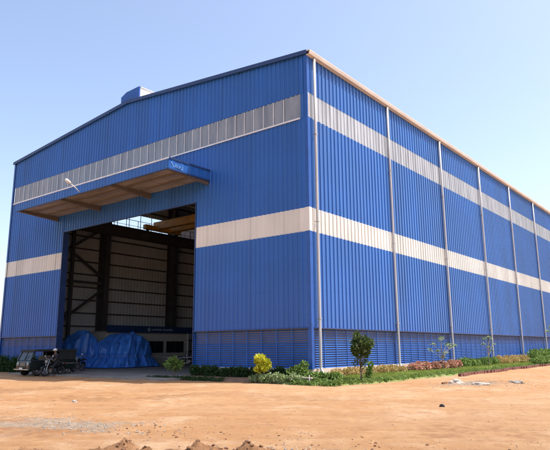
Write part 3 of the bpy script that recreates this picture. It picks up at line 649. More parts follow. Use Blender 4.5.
# ------------------------------------------------------------------ dark boxy van
def van():
    t = thing('dark_van', 'small blackish green boxy van with open side parked nose out before the doorway', 'van', (-18.5, -3.85, .0))
    x0, x1, yf = -19.3, -17.7, -3.85; yr = -.75
    # side profile (y, z), nose at yf
    prof = [(yf + .02, .38), (yf, .62), (yf + .10, .88), (yf + .30, 1.36), (yf + .42, 1.44), (yf + .42, .99), (yr, .99), (yr + .0, .42), (yr - .35, .36), (yf + 1.0, .33)]
    low = [(yf + .02, .36), (yf, .60), (yf + .09, .90), (yf + 1.02, .92), (yf + 1.04, .34)]
    bd = MB(); bd.prism(low, 'x', x0, x1); bd.prism([(yf + 1.75, .34), (yf + 1.75, .92), (yr, .95), (yr, .38)], 'x', x0, x1)
    bd.prism([(yf + 1.03, .34), (yf + 1.03, .45), (yf + 1.76, .45), (yf + 1.76, .34)], 'x', x0 + .02, x1 - .02)
    body = bd.build('body', 'vanpaint', t, bevel=.03)
    ws = MB(); ws.add([(x0 + .10, yf + .10, .93), (x1 - .10, yf + .10, .93), (x1 - .16, yf + .31, 1.40), (x0 + .16, yf + .31, 1.40), (x0 + .10, yf + .13, .93), (x1 - .10, yf + .13, .93), (x1 - .16, yf + .34, 1.40), (x0 + .16, yf + .34, 1.40)],
                      [(0,1,2,3),(7,6,5,4),(0,4,5,1),(1,5,6,2),(2,6,7,3),(3,7,4,0)]); wsn = ws.build('windscreen', 'windscreen', t)
    fr_ = MB()
    for x in (x0 + .05, x1 - .05): fr_.bar((x, yf + .08, .90), (x + (.05 if x < -18.5 else -.05), yf + .33, 1.46), .07, .07)
    fr_.bar((x0 + .08, yf + .32, 1.44), (x1 - .08, yf + .32, 1.44), .07, .07); fr_.bar((-18.5, yf + .085, .93), (-18.5, yf + .30, 1.4), .035, .03)
    for x in (x0 + .05, x1 - .05):
        for y in (yf + 1.05, yf + 1.75, yr - .04): fr_.bar((x, y, .9), (x, y, 1.5), .05, .05)
    fr_.build('pillars', 'vanpaint', t)
    MB().tube([(-18.45, yf + .06, .93), (-18.15, yf + .19, 1.22)], .012, 5).build('wiper', 'black', wsn)
    rf_ = MB(); rf_.prism([(yf + .22, 1.46), (yf + .3, 1.53), (yf + 1.6, 1.58), (yr - .1, 1.55), (yr + .05, 1.48), (yr + .05, 1.43), (yf + .25, 1.43)], 'x', x0 - .03, x1 + .03); rf_.build('roof', 'canvas', t, bevel=.02)
    cv = MB(); cv.box(x0 + .01, x0 + .03, yf + 1.75, yr, .95, 1.44); cv.box(x1 - .03, x1 - .01, yf + 1.9, yr - .05, .95, 1.44); cv.box(x0 + .04, x1 - .04, yr - .04, yr - .02, .95, 1.44); each(cv, 'side_curtain', 'canvas', t)
    dr_ = MB(); dr_.box(x1 - .005, x1 + .012, yf + .45, yf + 1.0, .45, .90); d = dr_.build('door', 'vanpaint', t, bevel=.01)
    MB().box(x1 + .012, x1 + .035, yf + .85, yf + .97, .74, .77).build('handle', 'chrome', d)
    MB().box(x1 + .002, x1 + .012, yf + 1.8, yr - .1, .70, .73).build('side_stripe', 'galv', t)
    bp = MB(); bp.box(x0 - .02, x1 + .02, yf - .10, yf - .03, .36, .42); bp.box(x0 + .3, x0 + .36, yf - .05, yf + .03, .37, .44); bp.box(x1 - .36, x1 - .3, yf - .05, yf + .03, .37, .44); bp.build('bumper', 'chrome', t, bevel=.01)
    gr = MB(); gr.box(-18.82, -18.18, yf - .012, yf + .03, .60, .78)
    for i in range(5): gr.box(-18.80, -18.20, yf - .02, yf - .012, .615 + i*.034, .627 + i*.034)
    gr.build('grille', 'bikesilver', t)
    MB().box(-18.68, -18.32, yf - .115, yf - .10, .40, .50).build('number_plate', 'white', t)
    for x in (x0 + .24, x1 - .24):
        h = MB().lathe((x, yf + .03, .70), (0, -1, .05), [(.0, .07), (.07, .065), (.105, .03), (.115, 0)], 18).build('headlight', 'headlight', t, smooth=True)
        MB().lathe((x, yf + .03, .70), (0, -1, .05), [(.115, 0), (.13, .04), (.105, .045)], 18).build('headlight_ring', 'chrome', h)
        MB().box(x - .05, x + .05, yf - .012, yf + .02, .50, .55).build('indicator', 'red', t)
    for x, s in ((x0 + .02, -1), (x1 - .02, 1)):
        for y in (yf + .55, yr - .55):
            w = MB().lathe((x, y, .29), (s, 0, 0), [(.17, .0), (.27, -.02), (.29, -.05), (.29, -.14), (.27, -.17), (.1, -.17)], 22).build('wheel', 'black', t, smooth=True)
            MB().lathe((x, y, .29), (s, 0, 0), [(0, .015), (.05, .015), (.06, -.01), (.15, -.02), (.17, .0)], 18).build('rim', 'bikesilver', w, smooth=True)
    for s, x in ((-1, x0), (1, x1)):
        mr = MB(); mr.tube([(x, yf + .2, 1.1), (x + s*.14, yf + .12, 1.16)], .012, 5); mr.box(x + s*.14 - .05, x + s*.14 + .05, yf + .09, yf + .12, 1.08, 1.24); mr.build('mirror', 'black', t)
    for y in (yf + 1.0, yf + 1.95):
        s = MB(); s.box(x0 + .15, x1 - .15, y, y + .42, .5, .72); s.box(x0 + .15, x1 - .15, y + .36, y + .46, .72, 1.2); s.build('seat', mat('seat_vinyl', (.10, .08, .065), .6), t, bevel=.03)
    sw = MB(); ring = [(x1 - .5 + .17*math.cos(a), yf + .72 - .06*math.sin(a), 1.0 + .16*math.sin(a)) for a in np.linspace(0, 2*math.pi, 17)]
    sw.tube(ring, .014, 6); sw.tube([(x1 - .5, yf + .72, 1.0), (x1 - .5, yf + .45, .7)], .015, 6); sw.build('steering_wheel', 'black', t)
van()

# ------------------------------------------------------------------ motorcycles
def motorcycle(paint, label):
    """heading +X at the origin"""
    t = thing('motorcycle', label, 'motorcycle', (0, 0, 0), 'motorcycles parked at the doorway')
    for x in (.62, -.62):
        w = MB().lathe((x, -.05, .30), (0, 1, 0), [(.22, .02), (.28, 0), (.30, .03), (.30, .07), (.28, .10), (.22, .08), (.22, .02)], 24).build('wheel', 'black', t, smooth=True)
        r = MB().lathe((x, -.03, .30), (0, 1, 0), [(.225, 0), (.20, .01), (.20, .05), (.225, .06)], 20)
        for k in range(6):
            a = k * math.pi / 3; r.bar((x, 0, .30), (x + .21*math.cos(a), 0, .30 + .21*math.sin(a)), .02, .03)
        r.lathe((x, -.06, .30), (0, 1, 0), [(0, 0), (.05, 0), (.05, .12), (0, .12)], 10); r.build('rim', 'bikesilver', w)
    fr_ = MB(); fr_.tube([(.42, 0, .82), (.15, 0, .40), (-.15, 0, .30), (-.62, 0, .30)], .025); fr_.tube([(.42, 0, .80), (-.1, 0, .70), (-.62, 0, .72)], .025); fr_.tube([(-.1, 0, .70), (-.18, 0, .32)], .022)
    for s in (-.09, .09): fr_.tube([(-.62, s, .30), (-.45, s, .68)], .02)
    fr_.build('frame', 'bikeblack', t)
    en = MB(); en.box(-.12, .2, -.13, .13, .24, .44); en.lathe((.08, 0, .42), (.25, 0, 1), [(0, 0), (.09, 0), (.1, .02), (.08, .04), (.1, .06), (.08, .08), (.1, .10), (.08, .12), (.1, .14), (.08, .2), (0, .2)], 12); en.build('engine', 'bikesilver', t, bevel=.01)
    fk = MB()
    for s in (-.09, .09): fk.tube([(.62, s, .30), (.40, s, .92)], [.022, .018])
    each(fk, 'fork', 'chrome', t)
    tk = MB(); tk.lathe((.42, 0, .76), (-1, 0, -.06), [(0, 0), (.09, .01), (.135, .08), (.145, .2), (.11, .38), (.06, .46), (0, .47)], 16); tk.build('fuel_tank', paint, t, smooth=True)
    st = MB(); st.prism([(-.02, .74), (-.02, .79), (-.28, .77), (-.42, .80), (-.80, .84), (-.82, .78), (-.4, .71)], 'y', -.11, .11); st.build('seat', 'black', t, bevel=.02)
    hb = MB(); hb.tube([(.34, -.36, .98), (.36, -.2, 1.0), (.40, 0, .95), (.36, .2, 1.0), (.34, .36, .98)], .014); hb = hb.build('handlebar', 'chrome', t, smooth=True)
    for s in (-1, 1):
        MB().tube([(.34, s*.30, .985), (.335, s*.40, .98)], .02).build('grip', 'black', hb)
        m_ = MB(); m_.tube([(.36, s*.22, 1.0), (.36, s*.30, 1.14)], .008, 5); m_.lathe((.36, s*.33, 1.16), (-1, 0, 0), [(0, 0), (.055, 0), (.06, -.02), (.03, -.04), (0, -.04)], 12); m_.build('mirror', 'chrome', hb)
    MB().lathe((.46, 0, .84), (1, 0, 0), [(0, 0), (.08, .02), (.095, .10), (.09, .12), (0, .13)], 16).build('headlight', 'headlight', t, smooth=True)
    for x, a0, a1 in ((.62, 30, 150), (-.62, 30, 170)):
        fd = MB(); n = 12
        for i in range(n):
            a, b = R(a0 + (a1-a0)*i/n), R(a0 + (a1-a0)*(i+1)/n)
            fd.add([(x + .33*math.cos(a), -.07, .30 + .33*math.sin(a)), (x + .33*math.cos(b), -.07, .30 + .33*math.sin(b)), (x + .33*math.cos(b), .07, .30 + .33*math.sin(b)), (x + .33*math.cos(a), .07, .30 + .33*math.sin(a))], [(0, 1, 2, 3)])
        fd.build('mudguard', paint, t, fix=False)
    ex = MB(); ex.tube([(.16, -.1, .4), (.2, -.13, .28), (-.1, -.16, .2), (-.45, -.17, .27), (-.85, -.17, .36)], [.02, .02, .02, .04, .042]); ex.build('exhaust', 'chrome', t, smooth=True)
    MB().box(-.9, -.84, -.05, .05, .70, .76).build('tail_light', 'red', t)
    MB().tube([(-.1, .1, .25), (-.16, .3, .01)], .012, 5).build('side_stand', 'bikesilver', t)
    return t
def place(t, x, y, z, ang, lean=0):
    t.location = (x, y, z); t.rotation_euler = (R(lean), 0, R(ang))
m1 = motorcycle('bikeblack', 'black motorcycle beside the dark van with a man in a white cap sitting on it'); place(m1, -16.95, -2.75, .0, -80)
m2 = copy_tree(m1); m2['label'] = 'motorcycle with shiny handlebar mirrors parked in front of the smaller tarpaulin bundle'; place(m2, -19.3, .45, .10, -60, -6)
m3 = copy_tree(m1); m3['label'] = 'silver motorcycle parked sideways in front of the office cabin windows'; place(m3, -23.2, 13.3, .10, 35, -6)
for ch in [q for q in bpy.data.objects if q.parent == m3]:
    if ch.name.startswith(('fuel_tank', 'mudguard')):
        ch.data = ch.data.copy(); ch.data.materials[0] = M['bikesilver']

# ------------------------------------------------------------------ rider
def skin_mesh(name, pts, edges, m_, parent, sub=1):
    me = bpy.data.meshes.new(name); me.from_pydata([p[:3] for p in pts], edges, []); o = bpy.data.objects.new(name, me); COL.objects.link(o); o.parent = parent
    md = o.modifiers.new('skin', 'SKIN'); md.use_smooth_shade = True
    for i, p in enumerate(pts):
        r = p[3]; me.skin_vertices[0].data[i].radius = (r if not isinstance(r, tuple) else r)[:2] if isinstance(r, tuple) else (r, r)
    me.skin_vertices[0].data[0].use_root = True
    s = o.modifiers.new('sub', 'SUBSURF'); s.levels = sub; s.render_levels = sub
    me.materials.append(M[m_]); return o
pr_ = thing('person', 'man in dark clothes and white cap sitting astride the motorcycle by the van', 'person', (0, 0, 0))
# local frame = motorcycle frame, heading +X, seat top z .80
P = [(-.22, 0, .90, .13), (-.21, 0, 1.02, .125), (-.16, 0, 1.20, (.15, .12)), (-.12, 0, 1.30, (.14, .10)), (-.09, 0, 1.40, .055), (-.07, 0, 1.46, .07), (-.06, 0, 1.55, .095), (-.06, 0, 1.63, .07)]
E_ = [(i, i+1) for i in range(7)]
for s in (-1, 1):
    b = len(P)
    P += [(-.12, s*.17, 1.32, .055), (.0, s*.24, 1.12, .045), (.20, s*.30, 1.02, .036), (.31, s*.34, 1.01, .028)]
    E_ += [(3, b), (b, b+1), (b+1, b+2), (b+2, b+3)]
    h = b + 3
    for k, (dx, l) in enumerate(((-.03, .05), (-.01, .06), (.012, .055), (.03, .045))):
        q = len(P); P += [(.345, s*(.33 + k*.021), 1.012, .010), (.365, s*(.33 + k*.021), .985, .009), (.345, s*(.33 + k*.021), .965, .008)]; E_ += [(h, q), (q, q+1), (q+1, q+2)]
    q = len(P); P += [(.32, s*.315, .995, .011), (.335, s*.31, .97, .009)]; E_ += [(h, q), (q, q+1)]
    b = len(P)
    P += [(-.15, s*.12, .88, .09), (.12, s*.19, .72, .07), (.26, s*.20, .62, .058), (.16, s*.22, .38, .048), (.08, s*.23, .16, .036), (.12, s*.235, .10, .04), (.24, s*.24, .07, .03)]
    E_ += [(0, b)] + [(b+i, b+i+1) for i in range(6)]
body = skin_mesh('body', P, E_, 'skin', pr_, 2)
sh = [(-.22, 0, .92, .145), (-.21, 0, 1.04, .14), (-.16, 0, 1.20, (.165, .135)), (-.12, 0, 1.31, (.15, .11)), (-.105, 0, 1.355, .07)]; se = [(0,1),(1,2),(2,3),(3,4)]
for s in (-1, 1):
    b = len(sh); sh += [(-.12, s*.17, 1.32, .068), (.0, s*.24, 1.12, .058), (.14, s*.28, 1.045, .05)]; se += [(3, b), (b, b+1), (b+1, b+2)]
skin_mesh('shirt', sh, se, 'shirt', pr_, 2)
tr_ = [(-.22, 0, .89, .15)]; te = []
for s in (-1, 1):
    b = len(tr_); tr_ += [(-.15, s*.12, .88, .10), (.12, s*.19, .72, .083), (.26, s*.20, .62, .07), (.16, s*.22, .38, .062), (.09, s*.23, .18, .055)]; te += [(0, b)] + [(b+i, b+i+1) for i in range(4)]
skin_mesh('trousers', tr_, te, 'trousers', pr_, 2)
c = MB(); c.lathe((-.065, 0, 1.575), (.1, 0, 1), [(.112, 0), (.118, .03), (.105, .08), (.06, .115), (0, .125)], 18); c.prism([(.03, -.07), (.14, -.05), (.15, .0), (.14, .05), (.03, .07)], 'z', 1.578, 1.588); c.build('cap', 'white', pr_, smooth=True)
f_ = MB(); f_.lathe((.03, 0, 1.53), (1, 0, -.35), [(.02, 0), (.018, .015), (.0, .03)], 8)
for s in (-1, 1): f_.lathe((-.06, s*.088, 1.53), (0, s, 0), [(0, .02), (.02, .015), (.028, 0)], 8)
f_.build('nose_and_ears', 'skin', pr_, smooth=True)
ey = MB()
for s in (-1, 1): ey.lathe((.028, s*.034, 1.555), (1, 0, 0), [(.012, 0), (.008, .007), (0, .009)], 8)
ey.build('eyes', 'black', pr_)
pr_.location = m1.location + Vector((0, 0, -.08)); pr_.rotation_euler = m1.rotation_euler

# ------------------------------------------------------------------ planting
def leaves(mb, c, r, n, size, rnd, flat=0.0, shell=0.45, narrow=0.45):
    for _ in range(n):
        d = Vector((rnd.gauss(0, 1), rnd.gauss(0, 1), rnd.gauss(0, 1))).normalized(); q = rnd.random() ** shell
        p = Vector(c) + Vector((d.x * r[0], d.y * r[1], d.z * r[2])) * q
        s = size * rnd.uniform(.6, 1.35)
        a = Vector((d.x + rnd.gauss(0, .7), d.y + rnd.gauss(0, .7), d.z * (1-flat) + rnd.gauss(0, .5))).normalized()
        w = a.cross(Vector((rnd.gauss(0, 1), rnd.gauss(0, 1), rnd.gauss(0, 1)))).normalized() * s * narrow; up_ = a.cross(w).normalized() * s * .18
        mb.add([p, p + a*s*.5 + w - up_, p + a*s, p + a*s*.5 - w - up_], [(0, 1, 2), (0, 2, 3)])
def bush(name, label, cat, x, y, z, blobs, n, size, m_, seed, stems=3, bark='bark', stem_r=.015, stem_h=.2, group=None, narrow=.45, part='foliage'):
    rnd = random.Random(seed); t = thing(name, label, cat, (x, y, z), group)
    sm_ = MB()
    for i in range(stems):
        b0 = rnd.choice(blobs); tx, ty = b0[0] + rnd.uniform(-.3, .3)*b0[3], b0[1] + rnd.uniform(-.3, .3)*b0[3]
        bx_, by_ = (rnd.uniform(-.03, .03) + (tx*.75 if len(blobs) > 3 else 0), rnd.uniform(-.03, .03) + (ty*.75 if len(blobs) > 3 else 0))
        sm_.tube([(x + bx_, y + by_, z - .05), (x + (tx + bx_)*.5 + rnd.uniform(-.03, .03), y + (ty + by_)*.5, z + b0[2]*.55), (x + tx, y + ty, z + b0[2])], [stem_r, stem_r*.8, stem_r*.4], 6)
    each(sm_, 'stem', bark, t, smooth=True)
    mb = MB(); tot = sum(b[3]*b[4] for b in blobs)
    for (bx_, by_, bz, r, rz) in blobs:
        leaves(mb, (x + bx_, y + by_, z + bz), (r, r, rz), int(n * r * rz / tot), size, rnd, narrow=narrow)
    mb.build(part, m_, t, fix=False); return t
def blobrow(n, w, d, h, r, seed, axis_='x'):
    rnd = random.Random(seed); out = []
    for i in range(n):
        a = (i / (n - 1) - .5) * w + rnd.uniform(-.05, .05)*w/n; b = rnd.uniform(-.5, .5) * d; hh = h * rnd.uniform(.75, 1.15)
        rr = r * rnd.uniform(.8, 1.2)
        out.append((a, b, hh*.5, rr, hh*.55) if axis_ == 'x' else (b, a, hh*.5, rr, hh*.55))
    return out
# raised bed along the right wall with lawn
bed = MB(); N_ = 120; LY0, LY1 = -1.35, 60.0
lx = lambda y: 2.35 + .35*smooth(-1.5, 3, np.array(y)).item() + .10*math.sin(y*.9) + .06*math.sin(y*2.3)
vs = []; fs = []
for i in range(N_ + 1):
    y = LY0 + (LY1 - LY0) * (i / N_)**1.3
    xr = lx(y) if y > -1.2 else 1.9
    for x, z in ((-.5 if y < -.05 else .028, .26), (.8, .23), (xr - .35, .12), (xr - .05, .07), (xr + .12, -.06)): vs.append((x, y - (.5 if i == 0 else 0), (-.08 if i == 0 else z) + .015*noise.noise((x, y, 0))))
for i in range(N_):
    for j in range(4): fs.append((i*5+j, i*5+j+1, (i+1)*5+j+1, (i+1)*5+j))
fs.append((0, 1, 2, 3, 4))
lb = MB(); lb.add(vs, fs); setting(lb.build('lawn_bed', 'lawn_soil', fix=False))
fb = MB(); vs = []; fs = []
for i in range(41):
    x = A_ + .15 + (i / 40) * (-.5 - A_ - .15)
    for y, z in ((-.028, .20), (-.8, .17), (-1.35 + .08*math.sin(i*.9), .06), (-1.5 + .08*math.sin(i*.9), -.05)): vs.append((x, y, z))
for i in range(40):
    for j in range(3): fs.append((i*4+j, i*4+j+1, (i+1)*4+j+1, (i+1)*4+j))
fb.add(vs, fs); setting(fb.build('front_bed', mat('bed_soil', (0.20, 0.12, 0.07), .95, var=.3, bump=.6), fix=False))
def bed_z(x, y):
    xr = lx(y)
    if x < .8: return .245
    if x < xr - .35: return .23 - .11 * (x - .8) / (xr - 1.15)
    return .12 - .05 * (x - xr + .35) / .3
# grass
gm_ = MB(); rnd = random.Random(5); vs = []; fs = []
for _ in range(80000):
    y = LY0 + .1 + (rnd.random() ** 1.8) * 50; x = rnd.uniform(.75 if y > 0 else .3, lx(y) - .02)
    if noise.noise((x*.9, y*.5, 7)) < -.28 and rnd.random() < .75: continue
    z = bed_z(x, y) - .005; h = rnd.uniform(.03, .085) * (1 + .6*noise.noise((x*2, y*2, 1))) ; a = rnd.uniform(0, math.pi); w = rnd.uniform(.008, .02)
    lx_, ly_ = rnd.gauss(0, .03), rnd.gauss(0, .03); b = len(vs)
    vs += [(x - w*math.cos(a), y - w*math.sin(a), z), (x + w*math.cos(a), y + w*math.sin(a), z), (x + lx_, y + ly_, z + h)]; fs.append((b, b+1, b+2))
gm_.v = vs; gm_.f = fs; o = gm_.build('lawn_grass', 'grass', fix=False); o['kind'] = 'stuff'; o['label'] = 'bright green lawn grass along the side wall'; o['category'] = 'grass'
# weedy edging of the lawn, low clumps
ew = MB(); rnd = random.Random(15)
for _ in range(330):
    y = LY0 + rnd.random()**1.5 * 30; x = lx(y) - .12 + rnd.gauss(0, .09) if y > -1 else rnd.uniform(.1, 2.2)
    r = rnd.uniform(.06, .13); leaves(ew, (x, y, bed_z(min(x, lx(y)), y) + r*.4), (r, r, r*.9), 22, .06, rnd)
for _ in range(70):
    x = rnd.uniform(-.1, 2.3); y = rnd.uniform(-1.85, -1.2); leaves(ew, (x, y, .05 + .2*(y + 1.85)), (.12, .12, .1), 26, .07, rnd)
o = ew.build('edge_weeds', 'leaf_green', fix=False); o['kind'] = 'stuff'; o['label'] = 'low weedy groundcover edging the lawn'; o['category'] = 'ground cover'
# side wall planting
def row(name, label, y0, y1, x, h, r, m_, seed, n, size, group=None, narrow=.45, d=.3):
    blobs = blobrow(max(4, int((y1-y0)/.33)), y1 - y0 - r*1.5, d, h, r, seed, 'y')
    return bush(name, label, 'shrubs', x, (y0+y1)/2, .22, blobs, n, size, m_, seed, stems=max(6, int((y1-y0)*3)), stem_r=.012, group=group, narrow=narrow)
row('ochre_groundcover', 'low ochre straw-coloured plants at the plinth between the first and second downpipes', 1.1, 8.0, .55, .36, .26, 'leaf_straw', 31, 5200, .075)
row('copper_leaf_hedge', 'copper red leafed hedge at the foot of the side wall', 8.9, 15.6, .75, .42, .27, 'leaf_red', 32, 7500, .11)
row('green_shrub_row', 'low green shrub row right of the copper red hedge', 16.2, 23.4, .65, .52, .32, 'leaf_green', 33, 5500, .10)
row('ochre_groundcover', 'ochre yellow low plants between the two green shrub rows far along the wall', 23.9, 31.5, .6, .55, .34, 'leaf_straw', 34, 4200, .10)
row('green_shrub_row', 'taller green shrub row at the far right end of the lawn', 32.0, 47.0, .9, .95, .55, 'leaf_green', 35, 9000, .15)
row('green_shrub_row', 'green bushes edging the far right of the lawn by the dirt', 27.5, 44.0, 2.3, .42, .42, 'leaf_green', 36, 6000, .13)
# topiary-like tree on the lawn edge
def small_tree():
    rnd = random.Random(44); x, y, z = 2.25, .55, .1
    t = thing('small_tree', 'small round-headed dark green tree with a bare brown trunk at the lawn edge', 'tree', (x, y, z))
    tk = MB(); tk.tube([(x, y, z - .1), (x + .02, y, z + .35), (x - .03, y + .01, z + .7), (x, y, z + .95)], [.055, .042, .038, .034], 8)
    for i in range(9):
        a = i * 2.4; l = rnd.uniform(.25, .45); z0 = z + rnd.uniform(.5, .95)
        tk.tube([(x, y, z0), (x + math.cos(a)*l*.5, y + math.sin(a)*l*.5, z0 + .25), (x + math.cos(a)*l, y + math.sin(a)*l, z0 + rnd.uniform(.35, .65))], [.022, .016, .008], 6)
    tk.build('trunk', 'bark', t, smooth=True)
    mb = MB()
    for i in range(26):
        a = i * 2.39996; u = (i + .5) / 26; zz = 1.66 + (u - .5) * .72; rr = (.40 + .12*math.sin(a + 1) + rnd.uniform(-.06, .06)) * math.sqrt(max(.05, 1 - ((u - .5)*1.8)**2)) * rnd.uniform(.75, 1.1)
        leaves(mb, (x + rr*math.cos(a), y + rr*math.sin(a), z + zz - .12 + .10*math.sin(a*1.7)), (.17*rnd.uniform(.6,1.2), .17*rnd.uniform(.6,1.2), .15), 105, .095, rnd)
    for i in range(5): leaves(mb, (x + rnd.uniform(-.25, .25), y + rnd.uniform(-.25, .25), z + rnd.uniform(.65, 1.0)), (.12, .12, .14), 40, .07, rnd)
    mb.build('crown', 'leaf_tree', t, fix=False)
small_tree()
bush('leafy_plant', 'slender leafy plant just right of the small round-headed tree', 'plant', 2.0, 1.75, .14, [(0, 0, .35, .12, .2), (.03, .05, .62, .10, .16), (-.02, 0, .15, .15, .12)], 260, .10, 'leaf_green', 51, 2, stem_r=.012)
# young trees with thin spreading branches and clustered leaves
def young(x, y, z, h, tips, seed, label, m_='leaf_pale', size=.15):
    rnd = random.Random(seed); t = thing('young_tree', label, 'tree', (x, y, z), 'young trees along the side wall')
    st = MB(); st.tube([(x, y, z - .1), (x + .03, y, z + h*.3), (x, y + .02, z + h*.5)], [.03, .024, .02], 7)
    mb = MB()
    for (dx, dy, dz) in tips:
        st.tube([(x, y, z + h*.35), (x + dx*.45, y + dy*.45, z + dz*.8), (x + dx, y + dy, z + dz)], [.018, .014, .008], 6)
        for k in range(17):
            a = rnd.uniform(0, 6.28); el = rnd.uniform(-.2, .9); s = size * rnd.uniform(.8, 1.5)
            d = Vector((math.cos(a)*math.cos(el), math.sin(a)*math.cos(el), math.sin(el))); w = d.cross(Vector((0, 0, 1))).normalized() * s*.24
            p = Vector((x + dx + rnd.gauss(0, .05), y + dy + rnd.gauss(0, .05), z + dz + rnd.gauss(0, .03)))
            q = p + d*s; q.z -= s*.25
            mb.add([p, p + d*s*.55 + w, q, p + d*s*.55 - w], [(0, 1, 2), (0, 2, 3)])
    st.build('trunk', 'palebark', t, smooth=True); mb.build('crown', m_, t, fix=False)
young(1.1, 12.3, .22, 1.7, [(-.2, -1.3, 1.15), (-.1, -.95, 1.5), (.1, -.4, 1.75), (0, .05, 1.85), (.15, .5, 1.45), (.1, 1.0, 1.5), (0, 1.5, 1.35), (.1, 1.9, 1.4), (.2, .1, .95), (-.1, .5, .7), (.1, -.7, 1.1)], 61, 'spreading young tree with pale leaf tufts above the copper red hedge')
young(1.2, 20.3, .22, 1.9, [(0, -.9, 1.5), (0, -.4, 1.9), (.1, .1, 2.0), (0, .6, 1.85), (.1, 1.0, 1.5), (0, .2, 1.3), (0, .7, 1.05)], 62, 'young tree with pale leaf tufts behind the low green shrub row')
young(1.2, 38.5, .22, 3.0, [(0, -1.4, 2.7), (.1, -.6, 3.0), (0, .2, 3.25), (.1, 1.1, 3.0), (0, 1.9, 2.7), (0, .3, 2.3)], 63, 'young tree standing at the far right end of the side wall', size=.22)
# yellow bush and corner planting
yb = [(.45*math.cos(i*2.4)*(.3 + .7*((i*37) % 10)/10)*.75, .45*math.sin(i*2.4)*(.3 + .7*((i*53) % 10)/10)*.75, .52 + .55*((i*29) % 12)/12, .11 + .09*((i*7) % 5)/5, .10 + .08*((i*11) % 5)/5) for i in range(16)]
bush('yellow_bush', 'bright yellow rounded bush in front of the shaded louvres', 'bush', -1.8, -1.35, .1, yb, 2300, .10, 'leaf_yellow', 71, 5, stem_r=.018)
for (x0, x1, sd_, lb_) in ((-7.4, -4.6, 72, 'dark hedge clump nearest the doorway along the front wall'), (-4.6, -2.2, 73, 'dark hedge clump behind the yellow bush'), (-2.1, -.4, 74, 'dark shrub clump right of the yellow bush near the corner')):
    bush('dark_hedge', lb_, 'hedge', (x0+x1)/2, -.55, .18, blobrow(int((x1-x0)/.28), x1-x0-.35, .35, .44, .22, sd_), int((x1-x0)*1500), .085, 'leaf_hedge', sd_, 8, stem_r=.012, group='dark hedge clumps along the front wall')
bush('variegated_groundcover', 'light green variegated low plants along the bed edge below the yellow bush', 'plants', -1.0, -1.42, .05, blobrow(12, 2.6, .22, .36, .18, 75), 2300, .09, 'leaf_pale', 75, 8, stem_r=.008)
bush('corner_shrub', 'loose bright green shrub at the corner left of the first downpipe', 'shrub', -.25, -.62, .2, [(0, 0, .35, .28, .22), (.2, .1, .6, .15, .18), (-.35, -.1, .25, .24, .18), (.3, -.1, .25, .2, .2)], 650, .12, 'leaf_green', 76, 6)
bush('corner_shrub', 'low green plants right of the masonry chamber below the first downpipe', 'shrub', 1.25, -.85, .2, blobrow(7, 1.5, .3, .3, .2, 77), 1500, .09, 'leaf_green', 77, 6)
bush('doorway_shrub', 'yellowish green shrub on a thin trunk standing in shade before the doorway', 'shrub', -8.15, -1.1, .07, [(0, 0, .75, .34, .16), (.25, .1, .66, .22, .16), (-.3, 0, .64, .25, .16), (.05, -.1, .9, .18, .14), (.05, .1, .5, .2, .12)], 700, .16, 'leaf_green', 78, 4, stem_r=.022, narrow=.25)
o = MB(); rnd = random.Random(79)
for _ in range(110):
    x = rnd.uniform(-9.6, -4.2); leaves(o, (x, -1.45 + rnd.gauss(0, .12), .06), (.13, .13, .1), 22, .07, rnd)
q = o.build('bed_weeds', 'leaf_hedge', fix=False); q['kind'] = 'stuff'; q['label'] = 'low dull green weeds edging the shaded front bed'; q['category'] = 'ground cover'
bush('dark_hedge', 'dark green hedge at the foot of the far left wall behind the van', 'hedge', -25.2, -.7, .0, blobrow(18, 6.5, .4, .95, .45, 80), 5500, .13, 'leaf_hedge', 80, 14, group='dark hedge clumps along the front wall')
# masonry chamber at the corner, kerb, white marker
ch = thing('inspection_chamber', 'low brown masonry drain chamber with a slab lid at the building corner', 'drain chamber', (.35, -1.15, 0))
MB().box(-.25, .95, -1.45, -.85, -.1, .24).build('walls', 'masonry', ch, bevel=.015); MB().box(-.30, 1.0, -1.50, -.80, .243, .30).build('lid', 'rubble', ch, bevel=.012)
mp_ = MB().tube([(.98, -1.62, -.1), (.985, -1.63, .42)], .022, 8).build('marker_stake', 'white'); tag(mp_, 'thin pale stake in front of the masonry chamber', 'stake')
kb = MB(); y = 8.6
while y < 34:
    l = .42; xk = lx(y) + .22 + (.5 if y < 12 else .5 * max(0, 1 - (y - 12) / 10)); kb.bar((xk, y, .07), (xk - .01, y + l - .03, .07 + random.uniform(-.01, .01)), .16, .16); y += l
setting(kb.build('brick_kerb', 'brick', bevel=.008))
# rubble lumps near the lawn
def lump(name, label, x, y, s, m_, seed, cat='rubble', group=None, flat=.6):
    bm = bmesh.new(); bmesh.ops.create_icosphere(bm, subdivisions=3, radius=1)
    for v in bm.verts:
        n_ = noise.noise(v.co*1.3 + Vector((seed, 0, 0)))*.55 + noise.noise(v.co*3.1 + Vector((0, seed, 0)))*.3
        v.co *= 1 + n_; v.co.x *= s[0]; v.co.y *= s[1]; v.co.z *= s[2]
    me = bpy.data.meshes.new(name); bm.to_mesh(me); bm.free(); me.materials.append(M[m_])
    o = bpy.data.objects.new(name, me); COL.objects.link(o); o.location = (x, y, gz(x, y) + s[2]*.08); o.rotation_euler = (0, 0, seed)
    return tag(o, label, cat, group)
lump('rubble_lump', 'largest whitish rubble lump on the dirt before the lawn', 6.15, 1.6, (.34, .2, .17), 'rubble', 1.2)
lump('rubble_lump', 'dark brown clod just left of the largest whitish rubble lump', 5.95, .9, (.16, .12, .10), 'soil', 2.2)
lump('rubble_lump', 'flat pale rubble patch right of the largest whitish lump', 7.3, 1.1, (.42, .2, .09), 'rubble', 3.1)
lump('rubble_lump', 'greyish rubble lump farthest right on the dirt', 8.1, 3.2, (.2, .32, .10), 'grey_stone', 4.4)
lump('rubble_lump', 'small dark lump alone in the middle of the dirt yard', 9.26, -7.28, (.10, .075, .06), 'black', 5.2)
